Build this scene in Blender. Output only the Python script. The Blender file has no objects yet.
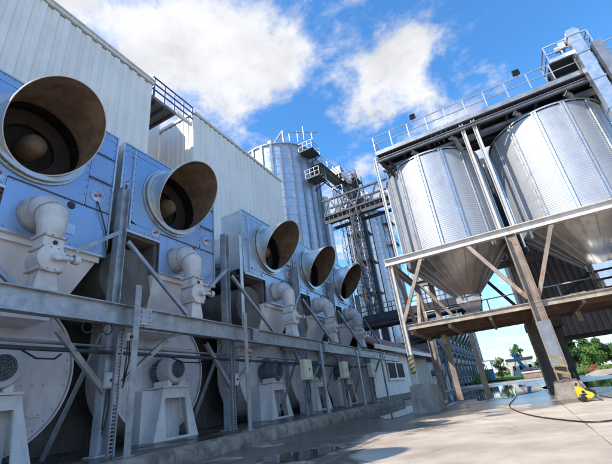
import bpy, bmesh, math, random
from mathutils import Vector, Matrix
random.seed(7)
C = bpy.context.scene.collection
R = math.radians
PI = math.pi
# ------------------------------------------------------------------ camera, sky, sun, exposure
scene = bpy.context.scene
YAW, PIT, ROL = R(-25.94), R(24.27), R(-7.32)
F = Vector((math.sin(YAW)*math.cos(PIT), math.cos(YAW)*math.cos(PIT), math.sin(PIT)))
r_ = Vector((math.cos(YAW), -math.sin(YAW), 0)); u_ = r_.cross(F)
cr, sr = math.cos(ROL), math.sin(ROL)
rr = cr*r_ + sr*u_; uu = -sr*r_ + cr*u_
cam_d = bpy.data.cameras.new('camera'); cam = bpy.data.objects.new('camera', cam_d); C.objects.link(cam)
cam.matrix_world = Matrix(((rr.x, uu.x, -F.x, 0), (rr.y, uu.y, -F.y, 0), (rr.z, uu.z, -F.z, 0.9), (0, 0, 0, 1)))
cam_d.sensor_width = 36; cam_d.lens = 21.6; cam_d.clip_start = .05; cam_d.clip_end = 3000
scene.camera = cam

SUNV = Vector((-.62, -.85, 1)).normalized()      # towards the sun
ELEV = math.asin(SUNV.z); AZ = math.atan2(SUNV.x, SUNV.y)
sd = bpy.data.lights.new('sun', 'SUN'); sd.energy = 2.7; sd.angle = R(.5); sd.color = (1, .90, .77)
so = bpy.data.objects.new('sun', sd); C.objects.link(so); so.location = (-20, -10, 40)
so.rotation_euler = SUNV.to_track_quat('Z', 'Y').to_euler()
scene.view_settings.view_transform = 'Standard'; scene.view_settings.look = 'None'
scene.view_settings.exposure = 1.12; scene.view_settings.gamma = 1

W = bpy.data.worlds.new('World'); scene.world = W; W.use_nodes = True
def world():
    nt = W.node_tree; N = nt.nodes; L = nt.links
    for n in list(N): N.remove(n)
    out = N.new('ShaderNodeOutputWorld'); bg = N.new('ShaderNodeBackground'); bg.inputs[1].default_value = .14
    L.new(bg.outputs[0], out.inputs[0])
    sky = N.new('ShaderNodeTexSky'); sky.sky_type = 'NISHITA'; sky.sun_disc = False
    sky.sun_elevation = ELEV; sky.sun_rotation = AZ; sky.air_density = 1.0; sky.dust_density = .2; sky.ozone_density = 6
    def M(op, a, b=None, c=None, clamp=False):
        n = N.new('ShaderNodeMath'); n.operation = op; n.use_clamp = clamp
        for i, v in enumerate((a, b, c)):
            if v is None: continue
            if isinstance(v, (int, float)): n.inputs[i].default_value = v
            else: L.new(v, n.inputs[i])
        return n.outputs[0]
    tc = N.new('ShaderNodeTexCoord'); sp = N.new('ShaderNodeSeparateXYZ'); L.new(tc.outputs['Generated'], sp.inputs[0])
    x, y, z = sp.outputs
    zz = M('ADD', M('MAXIMUM', z, 0.0), .12)
    px, py = M('DIVIDE', x, zz), M('DIVIDE', y, zz)
    cv = N.new('ShaderNodeCombineXYZ'); L.new(px, cv.inputs[0]); L.new(py, cv.inputs[1])
    def noise(scale, det, rough, dist=0, off=0):
        n = N.new('ShaderNodeTexNoise'); n.inputs['Scale'].default_value = scale; n.inputs['Detail'].default_value = det
        n.inputs['Roughness'].default_value = rough; n.inputs['Distortion'].default_value = dist
        a = N.new('ShaderNodeVectorMath'); a.operation = 'ADD'; a.inputs[1].default_value = (off, off*.7, off*.3)
        L.new(cv.outputs[0], a.inputs[0]); L.new(a.outputs[0], n.inputs['Vector']); return n.outputs['Fac']
    n1 = noise(4.6, 14, .64, .3, 3.1); n2 = noise(11, 8, .62, .3, 1.7)
    tot = M('ADD', M('MULTIPLY', n1, 1.35), -.105)
    tot = M('ADD', tot, M('MULTIPLY', M('SUBTRACT', n2, .5), .55))
    # cloud banks (centre, radius, weight) in the plane of the cloud layer
    for cx, cy, rad, wt in ((-.68, .36, .34, .25), (-.50, .56, .22, .22), (-.38, .66, .13, .17), (-.33, .50, .12, .12), (-.30, .82, .08, .10), (-.21, .96, .11, .20), (-.08, .96, .12, .22), (-.13, .82, .09, .13), (-.02, .86, .09, .18), (.06, .82, .07, .12), (-.24, .66, .10, .12),
                            (.10, .97, .07, .10), (-.10, .60, .07, .10), (.20, 1.04, .08, .16), (-.22, 1.5, .35, .16), (.62, .78, .46, -.50), (0, .80, .07, .12), (-.05, .50, .16, -.16), (-.40, 1.05, .22, -.22),  # wide clear patch shaped past the view so unit faces reflect blue
                            (.05, .62, .10, -.16), (-1.2, -.5, .7, .15)):  # last bank lies out of view, added for neutral fill light
        d = M('SQRT', M('ADD', M('POWER', M('SUBTRACT', px, cx), 2), M('POWER', M('SUBTRACT', py, cy), 2)))
        f = N.new('ShaderNodeMapRange'); f.interpolation_type = 'SMOOTHSTEP'
        L.new(d, f.inputs[0]); f.inputs[1].default_value = rad*1.5; f.inputs[2].default_value = rad*.15
        f.inputs[3].default_value = 0; f.inputs[4].default_value = wt
        tot = M('ADD', tot, f.outputs[0])
    cl = N.new('ShaderNodeMapRange'); cl.interpolation_type = 'SMOOTHSTEP'; L.new(tot, cl.inputs[0])
    cl.inputs[1].default_value = .48; cl.inputs[2].default_value = .90
    cov = M('MULTIPLY', cl.outputs[0], .93)
    # haze of thin cloud low over the horizon
    hz = N.new('ShaderNodeMapRange'); hz.interpolation_type = 'SMOOTHSTEP'; L.new(z, hz.inputs[0])
    hz.inputs[1].default_value = .30; hz.inputs[2].default_value = 0.0; hz.inputs[3].default_value = 0; hz.inputs[4].default_value = .75
    cov = M('MAXIMUM', cov, hz.outputs[0])
    # cloud brightness: billows
    sh = noise(4.5, 8, .6, .2, 9.4)
    br = N.new('ShaderNodeMapRange'); L.new(sh, br.inputs[0]); br.inputs[1].default_value = .3; br.inputs[2].default_value = .7
    br.inputs[3].default_value = 2.4; br.inputs[4].default_value = 3.8
    cc = N.new('ShaderNodeCombineColor'); L.new(M('MULTIPLY', br.outputs[0], 1.0), cc.inputs[0]); L.new(M('MULTIPLY', br.outputs[0], .995), cc.inputs[1]); L.new(M('MULTIPLY', br.outputs[0], 1.0), cc.inputs[2])
    tint = N.new('ShaderNodeMix'); tint.data_type = 'RGBA'; tint.blend_type = 'MULTIPLY'; tint.inputs[0].default_value = 1; L.new(sky.outputs[0], tint.inputs[6]); tint.inputs[7].default_value = (.56, .98, 1.14, 1)
    mx = N.new('ShaderNodeMix'); mx.data_type = 'RGBA'; L.new(cov, mx.inputs[0]); L.new(tint.outputs[2], mx.inputs[6]); L.new(cc.outputs[0], mx.inputs[7])
    L.new(mx.outputs[2], bg.inputs[0])
world()

# ------------------------------------------------------------------ materials
def mat(name, base, rough=.5, metal=0.0, var=.25, vscale=1.5, streak=0.0, streak_col=(.12, .10, .08), rust=0.0, rust_col=(.20, .085, .035),
        bump=.0, bscale=30, rscale=2.5, spangle=0.0, wet=None, spec=.5, cracks=0.0):
    m = bpy.data.materials.new(name); m.use_nodes = True
    nt = m.node_tree; N = nt.nodes; L = nt.links
    b = N['Principled BSDF']; b.inputs['Metallic'].default_value = metal; b.inputs['Specular IOR Level'].default_value = spec
    geo = N.new('ShaderNodeNewGeometry'); P = geo.outputs['Position']
    oi = N.new('ShaderNodeObjectInfo')
    def noise(scale, det=5, rough_=.6, vec=P, dist=0.0):
        n = N.new('ShaderNodeTexNoise'); n.inputs['Scale'].default_value = scale; n.inputs['Detail'].default_value = det
        n.inputs['Roughness'].default_value = rough_; n.inputs['Distortion'].default_value = dist; L.new(vec, n.inputs['Vector']); return n.outputs['Fac']
    def mr(v, a, c, lo=0.0, hi=1.0):
        n = N.new('ShaderNodeMapRange'); n.interpolation_type = 'SMOOTHSTEP'; L.new(v, n.inputs[0])
        for i, q in zip((1, 2, 3, 4), (a, c, lo, hi)): n.inputs[i].default_value = q
        return n.outputs[0]
    def mix(f, a, c):
        n = N.new('ShaderNodeMix'); n.data_type = 'RGBA'
        if isinstance(f, float): n.inputs[0].default_value = f
        else: L.new(f, n.inputs[0])
        for i, v in ((6, a), (7, c)):
            if isinstance(v, tuple): n.inputs[i].default_value = (*v, 1)
            else: L.new(v, n.inputs[i])
        return n.outputs[2]
    def mul(a, k):
        n = N.new('ShaderNodeMath'); n.operation = 'MULTIPLY'; L.new(a, n.inputs[0])
        if isinstance(k, (int, float)): n.inputs[1].default_value = k
        else: L.new(k, n.inputs[1])
        return n.outputs[0]
    lo = tuple(c*(1-var) for c in base); hi = tuple(min(1, c*(1+var*.7)) for c in base)
    col = mix(mr(noise(vscale, 7, .65), .3, .7), lo, hi)
    # piece to piece tone
    rv = mr(oi.outputs['Random'], 0, 1, 1-var*.35, 1+var*.2)
    hs = N.new('ShaderNodeHueSaturation'); L.new(rv, hs.inputs['Value']); L.new(col, hs.inputs['Color']); col = hs.outputs[0]
    if spangle:
        v = N.new('ShaderNodeTexVoronoi'); v.inputs['Scale'].default_value = 38; L.new(P, v.inputs['Vector'])
        h2 = N.new('ShaderNodeHueSaturation'); sx = N.new('ShaderNodeSeparateColor'); L.new(v.outputs['Color'], sx.inputs[0])
        L.new(mr(sx.outputs[0], 0, 1, 1-spangle, 1+spangle), h2.inputs['Value']); L.new(col, h2.inputs['Color']); col = h2.outputs[0]
    rgh = mr(noise(vscale*3.1, 4), .3, .7, max(.03, rough-.1), min(1, rough+.12))
    met = None
    if streak:
        mp = N.new('ShaderNodeMapping'); mp.inputs['Scale'].default_value = (3.2, 3.2, .22); L.new(P, mp.inputs[0])
        s = mr(noise(1.6, 6, .7, mp.outputs[0]), .48, .78, 0, streak); col = mix(s, col, streak_col)
    if rust:
        rn = mr(noise(rscale, 10, .72, dist=.6), .72-.42*rust, .86-.42*rust); col2 = mix(mr(noise(11, 5), .35, .65), rust_col, tuple(c*2.0 for c in rust_col))
        col = mix(rn, col, col2)
        n = N.new('ShaderNodeMath'); n.operation = 'SUBTRACT'; n.inputs[0].default_value = 1; L.new(rn, n.inputs[1]); met = mul(n.outputs[0], metal)
        ad = N.new('ShaderNodeMath'); ad.operation = 'MAXIMUM'; L.new(rgh, ad.inputs[0]); L.new(mul(rn, .85), ad.inputs[1]); rgh = ad.outputs[0]
    if cracks:
        wv = N.new('ShaderNodeTexNoise'); wv.inputs['Scale'].default_value = 1.3; wv.inputs['Detail'].default_value = 6; L.new(P, wv.inputs['Vector'])
        dv = N.new('ShaderNodeMix'); dv.data_type = 'RGBA'; dv.blend_type = 'LINEAR_LIGHT'; dv.inputs[0].default_value = .35; L.new(P, dv.inputs[6]); L.new(wv.outputs['Color'], dv.inputs[7])
        vo = N.new('ShaderNodeTexVoronoi'); vo.feature = 'DISTANCE_TO_EDGE'; vo.inputs['Scale'].default_value = .42; L.new(dv.outputs[2], vo.inputs['Vector'])
        ck = mul(mr(vo.outputs['Distance'], .010, .002), mr(noise(.45, 3), .50, .60, 0, cracks)); col = mix(ck, col, (.10, .08, .065))
        gr = mul(mr(noise(55, 2, .7), .66, .74), .45); col = mix(gr, col, (.14, .115, .09))
        gl = mul(mr(noise(38, 2, .7), .68, .76), .35); col = mix(gl, col, (.62, .56, .48))
        col = mix(mul(mr(noise(.33, 8, .68, dist=.5), .46, .66), .50), col, (.30, .235, .17))
    if wet:
        w = wet(N, L, P, noise, mr)
        col = mix(w, col, mix(.78, col, (.030, .022, .015)))
        n = N.new('ShaderNodeMix'); n.data_type = 'FLOAT'; L.new(w, n.inputs[0]); L.new(rgh, n.inputs[2]); n.inputs[3].default_value = .22; rgh = n.outputs[0]
    L.new(col, b.inputs['Base Color']); L.new(rgh, b.inputs['Roughness'])
    if met: L.new(met, b.inputs['Metallic'])
    if bump:
        bp = N.new('ShaderNodeBump'); bp.inputs['Strength'].default_value = bump; bp.inputs['Distance'].default_value = .02
        L.new(noise(bscale, 6, .65), bp.inputs['Height']); L.new(bp.outputs[0], b.inputs['Normal'])
    return m
def wet_yard(N, L, P, noise, mr):
    sp = N.new('ShaderNodeSeparateXYZ'); L.new(P, sp.inputs[0])
    near = mr(sp.outputs[0], .8, -5.0, 0, .42)                   # towards the plinth
    far = mr(sp.outputs[1], 7.5, 17.5, 0, .50)                    # the flooded end of the yard
    a = N.new('ShaderNodeMath'); a.operation = 'ADD'; L.new(near, a.inputs[0]); L.new(far, a.inputs[1])
    b = N.new('ShaderNodeMath'); b.operation = 'ADD'; L.new(a.outputs[0], b.inputs[0]); L.new(noise(.62, 10, .62, dist=.7), b.inputs[1])
    return mr(b.outputs[0], .74, .88)
def wet_plinth(N, L, P, noise, mr): return mr(noise(.9, 6, .6), .36, .52)
M_ = {}
M_['galv'] = mat('galvanised_steel', (.60, .62, .64), .38, .85, .12, 1.2, .25, (.30, .29, .27), bump=.04, bscale=6, spangle=.06)
M_['galv_face'] = mat('galvanised_sheet', (.29, .42, .61), .42, .62, .07, .5, .5, (.20, .23, .28), rust=.10, rscale=3.5)  # blue sky reflection put into the base colour of the zinc panels
M_['galv_post'] = mat('galvanised_section', (.36, .38, .40), .5, .55, .25, 3, .5, (.15, .12, .10), rust=.20, rscale=3.5, bump=.05, bscale=20)
M_['rusty_post'] = mat('rusting_section', (.42, .42, .42), .5, .5, .25, 3, .5, (.20, .13, .09), rust=.5, rscale=1.6, bump=.1, bscale=18)
M_['silo'] = mat('corrugated_zinc', (.45, .47, .50), .47, .38, .07, .7, .30, (.30, .30, .30), rust=.02)
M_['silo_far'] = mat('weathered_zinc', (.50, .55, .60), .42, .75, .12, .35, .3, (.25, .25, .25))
M_['rib'] = mat('stiffener_zinc', (.62, .64, .66), .4, .75, .12, 2, .2)
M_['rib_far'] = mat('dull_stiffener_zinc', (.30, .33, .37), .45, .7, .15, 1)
M_['cone'] = mat('hopper_cone_sheet', (.46, .45, .43), .38, .7, .2, 1.2, .5, (.22, .18, .13), rust=.08)
M_['galv_grey'] = mat('grey_galvanised_sheet', (.40, .48, .56), .40, .68, .08, .5, .5, (.22, .23, .25), rust=.10, rscale=3.5)  # same panel sheet with less reflected sky blue in its colour
M_['horn'] = mat('horn_sheet', (.60, .60, .58), .36, .8, .12, 2, .3, (.34, .30, .25), bump=.05, bscale=5, spangle=.05)
M_['horn_in'] = mat('sooty_brown_lining', (.17, .115, .075), .8, .0, .4, 2.5, .4, (.06, .045, .035), rust=.25, rscale=3, bump=.25, bscale=10)
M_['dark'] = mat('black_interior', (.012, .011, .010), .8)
M_['elbow'] = mat('grey_painted_pipe', (.62, .59, .555), .5, .0, .18, 2.2, .5, (.30, .24, .18), rust=.24, rscale=4.5, bump=.12, bscale=22)
M_['white'] = mat('chalky_white_paint', (.82, .76, .725), .45, .0, .12, 2, .45, (.36, .31, .27), rust=.16, rscale=4, bump=.03, bscale=12)
M_['volute'] = mat('grey_white_enamel', (.77, .725, .72), .4, .0, .14, 1.3, .5, (.36, .32, .29), rust=.13, rscale=3, bump=.03, bscale=8)
M_['motor'] = mat('motor_green_grey', (.15, .19, .20), .45, .2, .2, 5, .2)
M_['motor_w'] = mat('motor_light_grey', (.55, .55, .54), .42, .0, .12, 5, .2)
M_['grille'] = mat('black_mesh', (.045, .055, .05), .6)
M_['bolt'] = mat('bolt_steel', (.35, .34, .33), .45, .8, .2, 20)
M_['badge'] = mat('blue_plate', (.42, .50, .60), .3, .6, .1, 5)
M_['red'] = mat('red_paint', (.42, .035, .03), .45, 0, .2, 4)
M_['clad'] = mat('off_white_cladding', (.80, .755, .69), .5, .0, .06, .5, .34, (.50, .455, .40))
M_['fascia'] = mat('cream_flashing', (.66, .62, .55), .5, .0, .08, 1, .3)
M_['blue_rail'] = mat('dark_blue_paint', (.06, .09, .22), .45, .2, .15, 4)
M_['soffit'] = mat('brown_deck_sheet', (.22, .18, .15), .65, .2, .25, 1.5)
M_['steel_dark'] = mat('dark_steel', (.05, .055, .068), .55, .1, .3, 2, rust=.02)
M_['throat'] = mat('sooty_throat', (.028, .022, .018), .8, .0, .3, 3)  # near-black brown for the ring inside the horn
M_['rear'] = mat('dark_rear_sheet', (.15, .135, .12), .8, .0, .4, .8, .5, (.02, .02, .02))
M_['steel_grey'] = mat('grey_steel', (.30, .31, .33), .45, .6, .2, 2, .3, rust=.04)
M_['rail'] = mat('zinc_rail', (.55, .56, .57), .42, .7, .15, 3)
M_['brown_steel'] = mat('brown_weathered_steel', (.36, .29, .235), .6, .2, .3, 2.2, .6, (.15, .085, .05), rust=.45, rscale=1.4, bump=.1, bscale=15)
M_['pale_steel'] = mat('pale_weathered_steel', (.62, .58, .53), .55, .15, .16, 2.0, .5, (.30, .20, .13), rust=.16, rscale=2.2, bump=.06, bscale=15)
M_['edge_steel'] = mat('worn_platform_edge', (.48, .40, .32), .65, .1, .3, 2.4, .6, (.16, .09, .055), rust=.34, rscale=2.0, bump=.1, bscale=15)
M_['deck_under'] = mat('rusty_deck_underside', (.18, .12, .085), .75, .1, .4, 2, rust=.4, bump=.2, bscale=12)
M_['brown_clad'] = mat('brown_grey_cladding', (.21, .185, .16), .6, .1, .2, .8, .4, (.08, .06, .05))
M_['pillar'] = mat('brown_pillar_steel', (.115, .095, .08), .65, .15, .25, 1.5, .4, (.05, .04, .03))
M_['concrete'] = mat('yard_concrete', (.56, .465, .365), .85, .0, .26, .7, .0, rust=.26, rust_col=(.22, .16, .11), rscale=.5, bump=.35, bscale=26, wet=wet_yard, cracks=.45)
M_['plinth'] = mat('wet_plinth_concrete', (.18, .14, .105), .7, .0, .3, 1.3, bump=.3, bscale=14, wet=wet_plinth)
M_['kerb'] = mat('broken_kerb_concrete', (.28, .225, .17), .9, .0, .5, 3.0, .6, (.07, .058, .045), bump=.5, bscale=18)
M_['footing'] = mat('chipped_footing_concrete', (.30, .26, .215), .9, .0, .3, 3, .55, (.16, .11, .08), bump=.6, bscale=9)
M_['soil'] = mat('dark_yard_asphalt', (.12, .105, .09), .8, .0, .35, .6, bump=.2, bscale=12, wet=wet_yard)
M_['yard_ground'] = mat('dusty_yard_ground', (.42, .35, .27), .9, .0, .25, .4, bump=.3, bscale=8)  # pale tan set to bounce warm light up onto the units
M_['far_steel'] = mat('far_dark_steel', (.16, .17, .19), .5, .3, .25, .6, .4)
M_['grass'] = mat('meadow_grass', (.12, .20, .03), .9, .0, .5, .35, bump=.8, bscale=2.0)
M_['roof_red'] = mat('faded_red_roof', (.30, .105, .08), .7, .0, .25, 1.2, .4, (.14, .08, .07))
M_['beige'] = mat('beige_panel', (.42, .36, .27), .6, .0, .2, 1.5, .4)
M_['box'] = mat('cream_switch_box', (.62, .59, .43), .45, .0, .1, 4, .25)
M_['yellow'] = mat('yellow_plastic', (.78, .55, .02), .35, .0, .1, 8)
M_['ylw'] = mat('yellow_paint', (.36, .27, .10), .7, .0, .4, 7, rust=.25, rscale=6)
M_['black'] = mat('black_plastic', (.015, .015, .016), .4)
M_['hose'] = mat('black_rubber', (.02, .02, .02), .5)
M_['blue'] = mat('faded_blue_paint', (.05, .19, .42), .4, .0, .15, 2)
M_['rustred'] = mat('red_brown_panel', (.28, .075, .03), .7, .0, .25, 2)
M_['debris'] = mat('brown_debris', (.24, .16, .12), .9, .0, .4, 9)
M_['dirt'] = mat('dry_dirt', (.40, .33, .26), .95, .0, .25, .5, bump=.8, bscale=3)
M_['orange'] = mat('orange_plastic', (.75, .16, .02), .4)
M_['bark'] = mat('bark', (.09, .065, .045), .9, .0, .3, 4, bump=.6, bscale=20)
def leafmat(name, base):
    m = bpy.data.materials.new(name); m.use_nodes = True; N = m.node_tree.nodes; L = m.node_tree.links
    b = N['Principled BSDF']; b.inputs['Roughness'].default_value = .6
    g = N.new('ShaderNodeNewGeometry'); n = N.new('ShaderNodeTexNoise'); n.inputs['Scale'].default_value = .9; L.new(g.outputs['Position'], n.inputs['Vector'])
    c = N.new('ShaderNodeValToRGB'); c.color_ramp.elements[0].position = .35; c.color_ramp.elements[1].position = .68
    c.color_ramp.elements[0].color = (*[q*.6 for q in base], 1); c.color_ramp.elements[1].color = (*[q*1.6 for q in base], 1)
    L.new(n.outputs['Fac'], c.inputs[0]); L.new(c.outputs[0], b.inputs['Base Color']); return m
M_['leaf'] = leafmat('green_leaves', (.075, .14, .03)); M_['leaf_olive'] = leafmat('olive_leaves', (.15, .145, .035)); M_['leaf_bright'] = leafmat('bright_leaves', (.10, .19, .028))
def glassmat():
    m = bpy.data.materials.new('window_glass'); m.use_nodes = True; b = m.node_tree.nodes['Principled BSDF']
    b.inputs['Base Color'].default_value = (.012, .014, .017, 1); b.inputs['Roughness'].default_value = .45; b.inputs['Specular IOR Level'].default_value = .03; return m
M_['glass'] = glassmat()
def watermat():
    m = bpy.data.materials.new('puddle_water'); m.use_nodes = True; N = m.node_tree.nodes; L = m.node_tree.links; b = N['Principled BSDF']
    b.inputs['Base Color'].default_value = (.035, .03, .026, 1); b.inputs['Roughness'].default_value = .02; b.inputs['IOR'].default_value = 1.33
    g = N.new('ShaderNodeNewGeometry'); n = N.new('ShaderNodeTexNoise'); n.inputs['Scale'].default_value = 3.0; n.inputs['Detail'].default_value = 3; L.new(g.outputs['Position'], n.inputs['Vector'])
    bp = N.new('ShaderNodeBump'); bp.inputs['Strength'].default_value = .06; bp.inputs['Distance'].default_value = .02; L.new(n.outputs['Fac'], bp.inputs['Height']); L.new(bp.outputs[0], b.inputs['Normal']); return m
M_['water'] = watermat()

# ------------------------------------------------------------------ mesh helpers
class MB:
    def __init__(s): s.v = []; s.f = []
    def add(s, vs, fs):
        o = len(s.v); s.v += [tuple(p) for p in vs]; s.f += [tuple(i+o for i in f) for f in fs]; return s
    def box(s, x0, x1, y0, y1, z0, z1):
        vs = [(x0,y0,z0),(x1,y0,z0),(x1,y1,z0),(x0,y1,z0),(x0,y0,z1),(x1,y0,z1),(x1,y1,z1),(x0,y1,z1)]
        return s.add(vs, [(0,3,2,1),(4,5,6,7),(0,1,5,4),(1,2,6,5),(2,3,7,6),(3,0,4,7)])
    def bar(s, p, q, w, h=None, up=(0,0,1)):
        h = h or w; p, q = Vector(p), Vector(q); d = (q-p).normalized(); up = Vector(up)
        if abs(d.dot(up)) > .97: up = Vector((1,0,0))
        a = d.cross(up).normalized(); b = a.cross(d).normalized(); vs = []
        for c in (p, q):
            for i, j in ((-1,-1),(1,-1),(1,1),(-1,1)): vs.append(c + a*i*w/2 + b*j*h/2)
        return s.add(vs, [(0,1,2,3),(7,6,5,4),(0,4,5,1),(1,5,6,2),(2,6,7,3),(3,7,4,0)])
    def hbeam(s, p, q, w, h, t=.02, up=(0,0,1)):     # rolled H section
        p, q = Vector(p), Vector(q); d = (q-p).normalized(); up = Vector(up)
        if abs(d.dot(up)) > .97: up = Vector((1,0,0))
        a = d.cross(up).normalized(); b = a.cross(d).normalized()
        s.bar(p + b*(h/2-t/2), q + b*(h/2-t/2), w, t, b); s.bar(p - b*(h/2-t/2), q - b*(h/2-t/2), w, t, b); s.bar(p, q, t, h-2*t, b); return s
    def angle(s, p, q, w, t=.012, up=(1,0,0)):       # L section
        p, q = Vector(p), Vector(q); d = (q-p).normalized(); up = Vector(up)
        if abs(d.dot(up)) > .97: up = Vector((0,1,0))
        a = d.cross(up).normalized(); b = a.cross(d).normalized()
        s.bar(p + b*(w/2-t/2), q + b*(w/2-t/2), w, t, b); s.bar(p + a*(w/2-t/2), q + a*(w/2-t/2), t, w-2*t, b); return s
    def tube(s, pts, r, n=8, caps=True):
        pts = [Vector(p) for p in pts]; rs = r if isinstance(r, (list, tuple)) else [r]*len(pts)
        up = None; rings = []; o = len(s.v)
        for i, p in enumerate(pts):
            d = (pts[min(i+1, len(pts)-1)] - pts[max(i-1, 0)]).normalized()
            if up is None: up = Vector((0,0,1)) if abs(d.z) < .9 else Vector((1,0,0))
            a = d.cross(up).normalized(); b = a.cross(d).normalized(); up = b
            for k in range(n):
                t = 2*PI*k/n; s.v.append(tuple(p + (a*math.cos(t) + b*math.sin(t))*rs[i]))
        for i in range(len(pts)-1):
            for k in range(n):
                k2 = (k+1) % n; s.f.append((o+i*n+k, o+i*n+k2, o+(i+1)*n+k2, o+(i+1)*n+k))
        if caps: s.f.append(tuple(o+k for k in range(n-1, -1, -1))); s.f.append(tuple(o+(len(pts)-1)*n+k for k in range(n)))
        return s
    def lathe(s, prof, c=(0,0,0), ax='x', n=32, a0=0, a1=2*PI, closed=True):
        # prof: (radius, height along the axis)
        o = len(s.v); c = Vector(c); full = abs(a1-a0-2*PI) < 1e-6; m = n if full else n+1
        for r, h in prof:
            for k in range(m):
                t = a0 + (a1-a0)*k/n; u, v = r*math.cos(t), r*math.sin(t)
                s.v.append(tuple(c + (Vector((h, u, v)) if ax == 'x' else Vector((u, v, h)) if ax == 'z' else Vector((v, h, u)))))
        for i in range(len(prof)-1):
            for k in range(n):
                k2 = (k+1) % m; s.f.append((o+i*m+k, o+i*m+k2, o+(i+1)*m+k2, o+(i+1)*m+k))
        return s
    def prism(s, poly, a, b, ax='y'):                # polygon in the other two axes, extruded a..b
        n = len(poly); o = len(s.v)
        for t in (a, b):
            for u, v in poly: s.v.append((u, t, v) if ax == 'y' else (t, u, v) if ax == 'x' else (u, v, t))
        s.f.append(tuple(o+i for i in range(n))); s.f.append(tuple(o+n+i for i in range(n-1, -1, -1)))
        for i in range(n): j = (i+1) % n; s.f.append((o+i, o+n+i, o+n+j, o+j))
        return s
    def build(s, name, m, parent=None, off=None, smooth=True, bevel=0.0):
        me = bpy.data.meshes.new(name)
        if off is None: off = wloc(parent) if parent else Vector((0,0,0))
        off = Vector(off); me.from_pydata([tuple(Vector(p)-off) for p in s.v], [], s.f)
        bm = bmesh.new(); bm.from_mesh(me); bmesh.ops.recalc_face_normals(bm, faces=bm.faces); bm.to_mesh(me); bm.free()
        if smooth:
            me.polygons.foreach_set('use_smooth', [True]*len(me.polygons)); me.set_sharp_from_angle(angle=R(35))
        me.materials.append(M_[m] if isinstance(m, str) else m)
        o = bpy.data.objects.new(name, me); C.objects.link(o)
        if parent: o.parent = parent
        if bevel:
            bv = o.modifiers.new('bevel', 'BEVEL'); bv.width = bevel; bv.segments = 1; bv.limit_method = 'ANGLE'
        return o
def wloc(o):
    p = Vector((0,0,0))
    while o: p += o.location; o = o.parent
    return p
def tag(o, label=None, cat=None, group=None, kind=None):
    if label: o['label'] = label
    if cat: o['category'] = cat
    if group: o['group'] = group
    if kind: o['kind'] = kind
    return o
def thing(name, loc, label, cat, group=None):
    o = bpy.data.objects.new(name, None); C.objects.link(o); o.location = loc; o.empty_display_size = .2
    return tag(o, label, cat, group)
def dup(o, parent):                                  # one more piece sharing the mesh
    c = o.copy(); C.objects.link(c); c.parent = parent; return c
def copy_tree(o, parent=None, skip=()):
    c = o.copy(); C.objects.link(c); c.parent = parent
    for ch in list(o.children):
        if ch.name.split('.')[0] not in skip: copy_tree(ch, c, skip)
    return c
def grid_sheet(x0, x1, y0, y1, nx, ny, zf):
    m = MB(); vs = [(x0+(x1-x0)*i/nx, y0+(y1-y0)*j/ny, zf(x0+(x1-x0)*i/nx, y0+(y1-y0)*j/ny)) for j in range(ny+1) for i in range(nx+1)]
    return m.add(vs, [(j*(nx+1)+i, j*(nx+1)+i+1, (j+1)*(nx+1)+i+1, (j+1)*(nx+1)+i) for j in range(ny) for i in range(nx)])

# ------------------------------------------------------------------ the setting
tag(MB().add([(-1500,-300,-.05),(1500,-300,-.05),(1500,2000,-.05),(-1500,2000,-.05)], [(0,1,2,3)]).build('ground', 'yard_ground', smooth=False), kind='structure')
pav = MB().add([(-6.6,-6,-.03),(12,-6,-.03),(12,44,-.03),(-6.6,44,-.03)], [(0,1,2,3)]).build('pavement', 'soil', smooth=False); tag(pav, kind='structure')
xs = [-6.38, -2.95, .68, 4.3, 8.0, 11.7]; ys = [-5.5, -.5, 4.5, 9.5, 14.5, 19.5, 24.5, 29.5, 34.5, 39.5, 43.5]
for i in range(len(xs)-1):
    for j in range(len(ys)-1):
        g = .009; zt = random.uniform(-.003, .003); x0, x1, y0, y1 = xs[i]+g, xs[i+1]-g, ys[j]+g, ys[j+1]-g; b = .012
        def jit(): return random.uniform(-.006, .006)
        m = MB(); top = []; n = 6
        for (ax, ay), (bx, by) in (((x0,y0),(x1,y0)),((x1,y0),(x1,y1)),((x1,y1),(x0,y1)),((x0,y1),(x0,y0))):
            for k in range(n): top.append((ax+(bx-ax)*k/n+jit(), ay+(by-ay)*k/n+jit()))
        q = len(top); cx, cy = (x0+x1)/2, (y0+y1)/2
        vs = [(u+(b if u < cx else -b), v+(b if v < cy else -b), zt) for u, v in top] + [(u, v, zt-b) for u, v in top] + [(u, v, -.028) for u, v in top]
        fs = [tuple(range(q))] + [(l*q+k, l*q+(k+1) % q, (l+1)*q+(k+1) % q, (l+1)*q+k) for l in (0, 1) for k in range(q)]
        m.add(vs, fs).build('concrete_slab', 'concrete', pav, smooth=False)
def puddle(name, cx, cy, rx, ry, seed, z=.0065):
    rnd = random.Random(seed); ph = [rnd.uniform(0, 6.28) for _ in range(6)]; n = 72; vs = [(cx, cy, z)]
    for k in range(n):
        t = 2*PI*k/n; f = 1 + .20*math.sin(2*t+ph[0]) + .14*math.sin(3*t+ph[1]) + .10*math.sin(5*t+ph[2]) + .06*math.sin(9*t+ph[3]) + .04*math.sin(14*t+ph[4])
        vs.append((cx+rx*f*math.cos(t), cy+ry*f*math.sin(t), z))
    return tag(MB().add(vs, [(0, k+1, (k+1) % n+1) for k in range(n)]).build(name, 'water', smooth=False), kind='structure')
puddle('puddle', -1.9, 27, 2.3, 11.0, 3); puddle('puddle', 3.0, 22.5, 1.9, 4.2, 8); puddle('puddle', -4.9, 16.5, .9, 3.2, 11); puddle('puddle', -3.9, 6.6, .55, .8, 21)
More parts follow.
